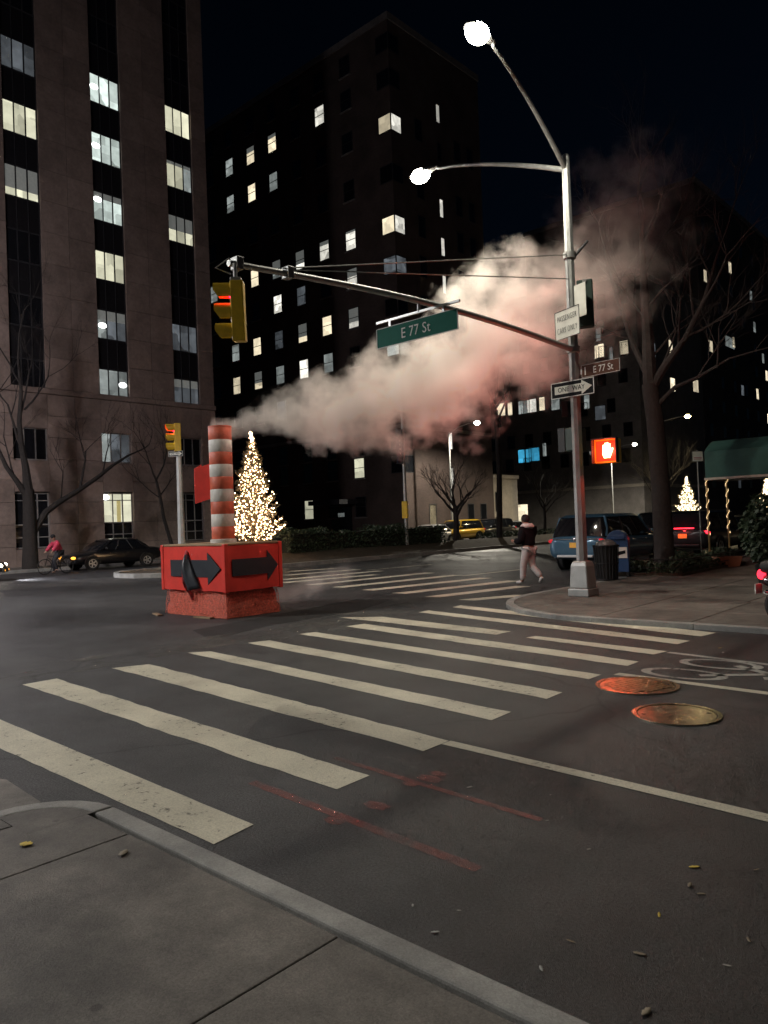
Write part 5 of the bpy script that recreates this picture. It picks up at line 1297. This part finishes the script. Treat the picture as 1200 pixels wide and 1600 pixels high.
for s in 'lr': Ed += [('che', s + 's'), (s + 's', s + 'e'), (s + 'e', s + 'w')]
B['lwr'] = B.pop('lw'); B['rwr'] = B.pop('rw'); Ed = [(a.replace('lw', 'lwr') if a == 'lw' else a.replace('rw', 'rwr') if a == 'rw' else a, 'lwr' if b == 'lw' else 'rwr' if b == 'rw' else b) for a, b in Ed]
hand_edges(B, Ed, 'l', B['lwr'][0], (1, 0, .1), (0, 0, 1)); hand_edges(B, Ed, 'r', B['rwr'][0], (.5, 0, .9), (0, 1, 0), curl=.8)
body = skin('body', (B, Ed), skin_m, wk); face_bits(body, (.09, 0, 1.64), (1, 0, 0))
def sub(keys, grow_, edges, ov={}):
    p = {}
    for k in keys:
        q, r = B[k]; r = r if hasattr(r, '__len__') else (r, r); p[k] = (ov.get(k, q), (r[0] + grow_, r[1] + grow_))
    return p, edges
E_ = [e for e in Ed]
kj = ['che', 'bel', 'pel', 'nec', 'ls', 'le', 'lwr', 'rs', 're', 'rwr']
skin('jacket', sub(kj, .06, [('che', 'bel'), ('bel', 'pel'), ('che', 'nec'), ('che', 'ls'), ('ls', 'le'), ('le', 'lwr'), ('che', 'rs'), ('rs', 're'), ('re', 'rwr')]), jacket_m, wk)
kt = ['pel', 'lh', 'lk', 'la', 'rh', 'rk', 'ra']
B['pel'] = (B['pel'][0], (.1, .085))
skin('trousers', sub(kt, .03, [('pel', 'lh'), ('lh', 'lk'), ('lk', 'la'), ('pel', 'rh'), ('rh', 'rk'), ('rk', 'ra')]), grey_m, wk)
MB().lathe([(.13, 0), (.175, .03), (.18, .07), (.12, .13)], 18, (.03, 0, 1.44)).build('hood', grey_m, wk, smooth=True)
MB().sphere((.082, 0, 1.685), .112, 16, 10, (1.05, .96, 1.08)).build('hat', hair_m, wk, smooth=True)
for s, a, t in (('l', (.17, .1, .07), (.37, .1, .045)), ('r', (-.31, -.1, .2), (-.21, -.1, .045))):
    sh = {'a': (a, (.06, .055)), 'm': (tuple((Vector(a) + Vector(t)) / 2), (.055, .045)), 't': (t, (.05, .035))}
    skin('shoe', (sh, [('a', 'm'), ('m', 't')]), shoe_m, wk)
MB().box((.34, -.245, 1.4), (.35, -.165, 1.54)).build('phone', black_sheet, wk)

# cyclist waiting at the left, and the bicycle
cg = gp(88, 897)
bi = thing('bicycle', (cg.x, cg.y, 0), 'dark bicycle under the rider in red at the left', 'bicycle', -pi / 2 + .15)
for x in (-.52, .54):
    w = MB(); n = 28; R, r = .33, .022; vs = []
    for i in range(n):
        for j in range(6):
            a = 2 * pi * i / n; c = 2 * pi * j / 6; vs.append((x + (R + r * math.cos(c)) * math.cos(a), r * math.sin(c), .352 + (R + r * math.cos(c)) * math.sin(a)))
    w.add(vs, [(i * 6 + j, i * 6 + (j + 1) % 6, ((i + 1) % n) * 6 + (j + 1) % 6, ((i + 1) % n) * 6 + j) for i in range(n) for j in range(6)])
    wo = w.build('wheel', rubber, bi, smooth=True)
    sp = MB()
    for k in range(10): sp.tube([(x, 0, .352), (x + .32 * math.cos(k * .628), 0, .352 + .32 * math.sin(k * .628))], .003, 4)
    sp.build('spokes', alu, wo)
fr = MB()
for a, b in (((-.52, 0, .352), (-.1, 0, .33)), ((-.1, 0, .33), (-.2, 0, .82)), ((-.2, 0, .78), (.36, 0, .82)), ((-.1, 0, .33), (.38, 0, .75)), ((-.52, 0, .352), (-.19, 0, .76)), ((.54, 0, .352), (.36, 0, .9))): fr.tube([a, b], .018, 6)
fr.build('frame', iron_black, bi, smooth=True)
MB().tube([(.3, -.28, .98), (.38, -.1, .95), (.38, .1, .95), (.3, .28, .98)], .013, 6).build('handlebar', iron_black, bi, smooth=True)
MB().sphere((-.22, 0, .87), .1, 10, 6, (1.4, .8, .4)).build('saddle', iron_black, bi, smooth=True); MB().lathe([(.09, -.01), (.09, .01)], 16, (0, 0, 0)).build('chainring', alu, bi).matrix_local = Matrix.Translation((-.1, -.03, .33)) @ Matrix.Rotation(pi / 2, 4, 'X')
cy_ = thing('person', (cg.x, cg.y, 0), 'rider in red jacket on the bicycle beside the black saloon', 'person', -pi / 2 + .15)
B = {}; Ed = []
J('pel', (-.2, 0, 1.0), (.14, .12)); J('bel', (-.14, 0, 1.15), (.13, .1)); J('che', (-.02, 0, 1.34), (.15, .12)); J('nec', (.06, 0, 1.47), .055); J('hd0', (.1, 0, 1.54), .07); J('hd1', (.12, 0, 1.63), (.095, .085)); J('hd2', (.11, 0, 1.71), .07)
Ed = [('pel', 'bel'), ('bel', 'che'), ('che', 'nec'), ('nec', 'hd0'), ('hd0', 'hd1'), ('hd1', 'hd2')]
J('lh', (-.16, .1, .95), .09); J('lk', (.16, .12, .62), .062); J('la', (.02, .12, .2), .042); J('lt', (.14, .12, .15), .033)
J('rh', (-.16, -.1, .95), .09); J('rk', (.05, -.14, .55), .062); J('ra', (-.05, -.2, .1), .042); J('rt', (.08, -.2, .05), .033)
J('ls', (0, .18, 1.38), .055); J('le', (.16, .24, 1.18), .042); J('lwr', (.3, .24, 1.03), .03)
J('rs', (0, -.18, 1.38), .055); J('re', (.16, -.24, 1.18), .042); J('rwr', (.3, -.24, 1.03), .03)
for s in 'lr': Ed += [('pel', s + 'h'), (s + 'h', s + 'k'), (s + 'k', s + 'a'), (s + 'a', s + 't'), ('che', s + 's'), (s + 's', s + 'e'), (s + 'e', s + 'wr')]
hand_edges(B, Ed, 'l', B['lwr'][0], (.6, 0, -.6), (0, 1, 0), curl=1.2); hand_edges(B, Ed, 'r', B['rwr'][0], (.6, 0, -.6), (0, 1, 0), curl=1.2)
body = skin('body', (B, Ed), skin_m, cy_); face_bits(body, (.12, 0, 1.62), (1, 0, 0))
skin('jacket', sub(kj, .055, [('che', 'bel'), ('bel', 'pel'), ('che', 'nec'), ('che', 'ls'), ('ls', 'le'), ('le', 'lwr'), ('che', 'rs'), ('rs', 're'), ('re', 'rwr')]), red_jkt, cy_)
skin('trousers', sub(kt, .025, [('pel', 'lh'), ('lh', 'lk'), ('lk', 'la'), ('pel', 'rh'), ('rh', 'rk'), ('rk', 'ra')]), dark_cl, cy_)
MB().sphere((.11, 0, 1.67), .108, 14, 9, (1.05, .95, 1)).build('hat', hair_m, cy_, smooth=True)
for k in ('l', 'r'):
    a, t = B[k + 'a'][0], B[k + 't'][0]; skin('shoe', ({'a': (tuple(Vector(a) - Vector((0, 0, .03))), (.05, .05)), 't': (t, (.045, .035))}, [('a', 't')]), iron_black, cy_)

# ================================================================== STREET FURNITURE ON THE FAR CORNER
blue_box = mat('mailbox_blue', (.03, .07, .17), .4, var=.15)
mg = gp(964, 903, FS); mx = thing('mailbox', (mg.x - .12, mg.y + .4, FS), 'blue domed mailbox with a white sticker on the far sidewalk', 'mailbox', rad(20))
pr = [(-.27, .14), (.27, .14), (.27, .95)] + [(.27 * math.cos(pi * k / 14), .95 + .27 * math.sin(pi * k / 14)) for k in range(1, 14)] + [(-.27, .95)]
MB().slab(pr, .55, (1, 0, 0), (0, 0, 1), (0, 1, 0), (0, -.27, 0)).build('body', blue_box, mx, bevel=.012)
for a in (-.23, .23):
    for b_ in (-.23, .23): MB().box((a - .03, b_ - .03, 0), (a + .03, b_ + .03, .16)).build('leg', iron_black, mx)
MB().box((-.2, -.3, .98), (.2, -.27, 1.1)).build('pull_door', blue_box, mx, bevel=.01)
MB().box((-.05, -.285, .5), (.24, -.274, .78)).build('sticker', white_sheet, mx); MB().slab([(-.02, .56), (.2, .62), (.2, .7), (-.02, .66)], .003, (1, 0, 0), (0, 0, 1), (0, -1, 0), (0, -.286, 0)).build('sticker_mark', black_sheet, mx)
tg = gp(950, 908, FS); tr = thing('litter_bin', (tg.x - .14, tg.y + .25, FS), 'dark wire litter bin next to the mailbox', 'litter bin')
MB().lathe([(.2, 0), (.24, .06), (.29, .82), (.3, .86)], 24).build('liner', mat('bin_liner', (.02, .02, .02), .5, bump=.6, bscale=12), tr, smooth=True)
sl = MB()
for k in range(22):
    a = 2 * pi * k / 22; sl.tube([(.255 * math.cos(a), .255 * math.sin(a), .02), (.31 * math.cos(a), .31 * math.sin(a), .85)], .01, 4)
sl.build('wire_frame', iron_black, tr)
for z, r in ((.02, .255), (.42, .285), (.85, .315)): MB().lathe([(r - .01, 0), (r + .012, 0), (r + .012, .03), (r - .01, .03)], 24, (0, 0, z), True).build('hoop', iron_black, tr)
MB().sphere((0, 0, .88), .26, 14, 8, (1, 1, .55)).build('rubbish_bag', mat('grey_bag', (.12, .12, .12), .3, bump=.9, bscale=16), tr, smooth=True)
ng = gp(937, 903, FS); nb = thing('notice_post', (ng.x, ng.y + .25, FS), 'thin post with two small white notices beside the litter bin', 'sign')
MB().box((-.02, -.02, 0), (.02, .02, .75)).build('stake', galv, nb)
for z in (.5, .12): MB().box((-.1, -.035, z), (.1, -.022, z + .32)).build('notice', white_sheet, nb)
for z in (.56, .62, .68, .74): MB().box((-.07, -.039, z), (.07, -.036, z + .02)).build('notice_text', black_sheet, nb)
# tree bed with low planting and rail
bed = thing('tree_bed', (TR.x, TR.y, FS), 'dark planted bed with low rail round the big street tree', 'planting bed')
MB().box((-.75, -1.4, -.03), (1.0, 3.6, .06)).build('soil', soil, bed)
tag(leaf_cloud(5200, ((-.7, .95), (-1.3, 3.5), (.05, .5)), .06, 12, lambda x, y, z, r: z < .3 + .16 * math.sin(x * 3 + y * 2) + .1 and (x * x + y * y) > .09).build('ivy', leaf_dark, bed), kind='stuff')
for a, b_ in (((-.78, -1.43), (1.03, -1.43)), ((1.03, -1.43), (1.03, 3.63)), ((-.78, -1.43), (-.78, 3.63)), ((-.78, 3.63), (1.03, 3.63))):
    MB().tube([(a[0], a[1], .42), (b_[0], b_[1], .42)], .018, 6).tube([(a[0], a[1], .2), (b_[0], b_[1], .2)], .012, 6).build('rail', iron_black, bed)
# canopy
canvas = mat('green_canvas', (.03, .1, .085), .8, var=.2, scale=2, bump=.3, bscale=6); trim = mat('canvas_trim', (.5, .46, .38), .7)
cy0, cy1, cx0, cx1, cz0, cz1 = 23.75, 25.6, -8.3, -3.36, 2.72, 3.25
cn = thing('entrance_canopy', (cx0, cy0, FS), 'green canvas entrance canopy on string-lit posts at the right edge', 'canopy')
Lc, Wc = cx1 - cx0, cy1 - cy0; zz0, zz1 = cz0 - FS, 3.62 - FS
pf = [(0, zz0), (0, zz1 - .1)] + [(Wc * k / 8, zz1 - .1 + .38 * math.sin(pi * k / 8)) for k in range(1, 8)] + [(Wc, zz1 - .1), (Wc, zz0)]
c_ = MB(); n = len(pf); vs = [(x, y, z) for x in (0, Lc * .33, Lc * .66, Lc) for y, z in pf]
c_.add(vs, [(i * n + j, i * n + j + 1, (i + 1) * n + j + 1, (i + 1) * n + j) for i in range(3) for j in range(n - 1)] + [tuple(range(n))])
co = c_.build('canvas', canvas, cn); t_ = co.modifiers.new('t', 'SOLIDIFY'); t_.thickness = .02
MB().box((-.03, -.03, zz0 - .07), (Lc, .02, zz0 - .0)).box((-.03, Wc - .02, zz0 - .07), (Lc, Wc + .03, zz0)).box((-.03, .02, zz0 - .07), (.02, Wc - .02, zz0)).build('trim', trim, cn)
cap_l = mat('string_light', (1, .8, .5), .4, var=0, emis=(1, .7, .36), es=3)
for (a, b_) in ((.02, .02), (.02, Wc - .02)):
    po = MB().tube([(a, b_, 0), (a, b_, zz0 - .07)], .028, 8).build('post', mat('brass', (.5, .36, .16), .35, .7), cn, smooth=True)
    s_ = MB()
    for k in range(46): s_.sphere((a + .04 * math.cos(k * .7), b_ + .04 * math.sin(k * .7), .9 + k * .038), .01, 5, 3)
    tag(s_.build('string_lights', cap_l, po), kind='stuff')
sq = plx(1090, 713, -9.2); o = sign_plate('parking_sign', (sq.x, sq.y, sq.z), rad(42), .36, .34, white_sheet, 'small white square sign hanging left of the green canopy', (.01, black_sheet))
MB().tube([(0, .03, -sq.z + FS), (0, .03, .2)], .02, 6).build('stake', galv, o)
for z in (-.1, -.05): MB().box((-.13, -.004, z), (.13, -.001, z + .02)).build('sign_text', red_jkt, o)
pg = gp(1133, 886, FS); pl = thing('planter', (pg.x, pg.y + .2, FS), 'low terracotta planter at the foot of the canopy post', 'planter', rad(42))
terr = mat('terracotta', (.42, .22, .13), .8, var=.15)
MB().add([(-.3, -.14, 0), (.3, -.14, 0), (.3, .14, 0), (-.3, .14, 0), (-.38, -.18, .3), (.38, -.18, .3), (.38, .18, .3), (-.38, .18, .3)], [(0, 3, 2, 1), (0, 1, 5, 4), (1, 2, 6, 5), (2, 3, 7, 6), (3, 0, 4, 7), (4, 5, 6, 7)]).build('pot', terr, pl, bevel=.015)
MB().box((-.33, -.13, .3), (.33, .13, .315)).build('soil', soil, pl)
# big bush in a tub at the right edge
bg = gp(1200, 912, FS); bu = thing('potted_shrub', (bg.x + .05, bg.y + .1, FS), 'tall dark shrub in a tub at the right picture edge', 'shrub')
MB().lathe([(.25, 0), (.32, .4), (.34, .42)], 20).build('tub', iron_black, bu, smooth=True)
tag(leaf_cloud(9000, ((-.62, .62), (-.62, .62), (.35, 1.95)), .06, 33, lambda x, y, z, r: (x * x + y * y) / .34 + ((z - 1.15) / .82) ** 2 < 1 + .25 * math.sin(x * 7 + z * 5) * math.cos(y * 6)).build('foliage', leaf_dark, bu), kind='stuff')
# moped at the kerb, cut by the picture edge
kg = gp(1188, 976, FS); sc = thing('moped', (kg.x + .28, kg.y + .14, FS), 'black moped with red tail lamp parked at the right picture edge', 'moped', rad(-12))
for x, nme in ((.0, 'rear_wheel'), (1.25, 'front_wheel')):
    w = MB(); w.lathe([(.12, -.05), (.22, -.06), (.26, -.03), (.26, .03), (.22, .06), (.12, .05)], 24); w.v = [(x_, z_, y_ + .26) for x_, y_, z_ in w.v]
    wo = w.build('wheel', rubber, sc, smooth=True, loc=(x, 0, 0)); h = MB().lathe([(.03, -.07), (.12, -.05), (.12, .05), (.03, .07)], 16); h.v = [(x_, z_, y_ + .26) for x_, y_, z_ in h.v]; h.build('hub', alu, wo, smooth=True)
gloss = paint('black_moped_paint', (.01, .01, .011))
MB().tube([(-.25, 0, .62), (0, 0, .6), (.35, 0, .5), (.55, 0, .34), (.9, 0, .32), (1.05, 0, .6), (1.08, 0, .95)], [.07, .17, .18, .14, .13, .12, .07], 12).build('body', gloss, sc, smooth=True)
MB().tube([(-.28, 0, .8), (.0, 0, .82), (.4, 0, .8), (.55, 0, .76)], [.08, .14, .14, .08], 12).build('seat', rubber, sc, smooth=True)
MB().sphere((-.3, 0, .7), .07, 12, 8, (.6, 1.4, 1.1)).build('tail_light', tail_red, sc, smooth=True)
MB().box((-.36, -.09, .42), (-.345, .09, .56)).build('number_plate', white_sheet, sc)
MB().tube([(1.05, -.32, 1.02), (1.08, 0, 1.0), (1.05, .32, 1.02)], .018, 8).build('handlebar', iron_black, sc, smooth=True); MB().tube([(1.1, 0, .9), (1.25, 0, .26)], .035, 8).build('fork', alu, sc, smooth=True)
MB().tube([(-.1, .16, .35), (-.35, .17, .42)], .045, 10).build('exhaust', chrome, sc, smooth=True)

# ================================================================== MANHOLES, LEAVES
iron_w = mat('worn_iron', (.95, .82, .6), .22, 1., var=.2, scale=14, rvar=.07, bump=.05, bscale=50)
def manhole(p, r, label, pattern):
    c = gp(*p); o = thing('manhole_cover', (c.x, c.y, 0), label, 'manhole cover', rad(15), 'manhole covers in the street')
    MB().lathe([(r - .035, .002), (r, .002), (r, .013), (r - .035, .013)], 48, ring=True).build('frame', iron_w, o, smooth=True)
    ld = MB().lathe([(.001, .003), (r - .045, .003), (r - .045, .009), (.001, .009)], 48).build('lid', iron_w, o, smooth=True)
    if pattern:
        s = .075; n = int(r / s) + 1
        t = MB()
        for i in range(-n, n + 1):
            for j in range(-n, n + 1):
                x, y = i * s + (j % 2) * s / 2, j * s * .8
                if x * x + y * y < (r - .09) ** 2: t.box((x - .024, y - .02, .009), (x + .024, y + .02, .016), rz=.5)
        tag(t.build('raised_studs', iron_w, o), kind='stuff')
    for a in (.4, 3.5): MB().lathe([(.02, .0092), (.02, .0098)], 10, (math.cos(a) * r * .75, math.sin(a) * r * .75, 0)).build('pick_hole', iron_black, o)
manhole((995, 1072), .40, 'round studded manhole cover nearer the bicycle symbol', True)
manhole((1057, 1117), .36, 'round smooth manhole cover nearer the camera', False)
leaf_y = mat('yellow_leaf', (.62, .46, .06), .6, var=.2); leaf_p = mat('pale_dry_leaf', (.22, .18, .12), .7, var=.25); paper = mat('scrap_paper', (.4, .4, .38), .7)
def leaf_obj(p, s, m, label, z=0., rz=0., group='fallen leaves and scraps on the street', flat=1.):
    g = gp(p[0], p[1], z); mb = MB(); n = 7; vs = []
    for i in range(n + 1):
        t = i / n * 2 - 1; w = (1 - t * t) ** .6 * .42 * (1 + .25 * math.sin(9 * t))
        for k in (-1, 0, 1): vs.append((t * s, k * w * s * flat, .002 + .12 * s * abs(k) * w + .06 * s * (t * t)))
    mb.add(vs, [(i * 3 + k, i * 3 + k + 1, i * 3 + k + 4, i * 3 + k + 3) for i in range(n) for k in range(2)])
    o = mb.build('fallen_leaf', m, None, smooth=True); o.location = (g.x, g.y, z + .003); o.rotation_euler = (0, 0, rz); sm = o.modifiers.new('t', 'SOLIDIFY'); sm.thickness = .0015
    tag(o, label, 'leaf', group)
leaf_obj((41, 1320), .036, leaf_y, 'bright yellow fallen leaf on the near sidewalk corner', ZS + .002, .6, flat=1.7)
leaf_obj((193, 1334), .036, leaf_p, 'dull pale leaf on the near sidewalk next to the slab joint', ZS + .002, 2.2, flat=1.2)
for i, (p, s, m) in enumerate((((1085, 1356), .042, leaf_y), ((1030, 1431), .034, leaf_y), ((1078, 1384), .04, leaf_p), ((1096, 1398), .03, leaf_p), ((1000, 1492), .04, leaf_p), ((1170, 1470), .03, leaf_p), ((1136, 1510), .024, paper), ((892, 1472), .03, leaf_p), ((846, 1515), .03, paper), ((680, 1458), .03, paper), ((645, 1416), .02, paper), ((717, 1424), .015, paper), ((734, 1231), .03, paper), ((855, 1283), .016, paper), ((920, 1328), .016, paper), ((860, 1243), .012, paper), ((1182, 1360), .028, leaf_p), ((1010, 1583), .045, leaf_p), ((1125, 1013), .04, leaf_y), ((1130, 1020), .05, paper), ((478, 960), .06, paper))):
    lab = 'scrap of white paper lying on the roadway' if m is paper else 'small pale dry leaf lying on the roadway'
    if m is leaf_y: lab = {1085: 'yellowish leaf furthest from the kerb among the leaves at the lower right', 1030: 'yellowish leaf between the pale leaves at the lower right', 1125: 'yellow leaf by the end of the last crosswalk stripe'}[p[0]]
    leaf_obj(p, s * .66, m, lab, 0, random.uniform(0, 6), 'paper scraps on the roadway' if m is paper else 'dry leaves on the roadway', random.uniform(.4, 1.))
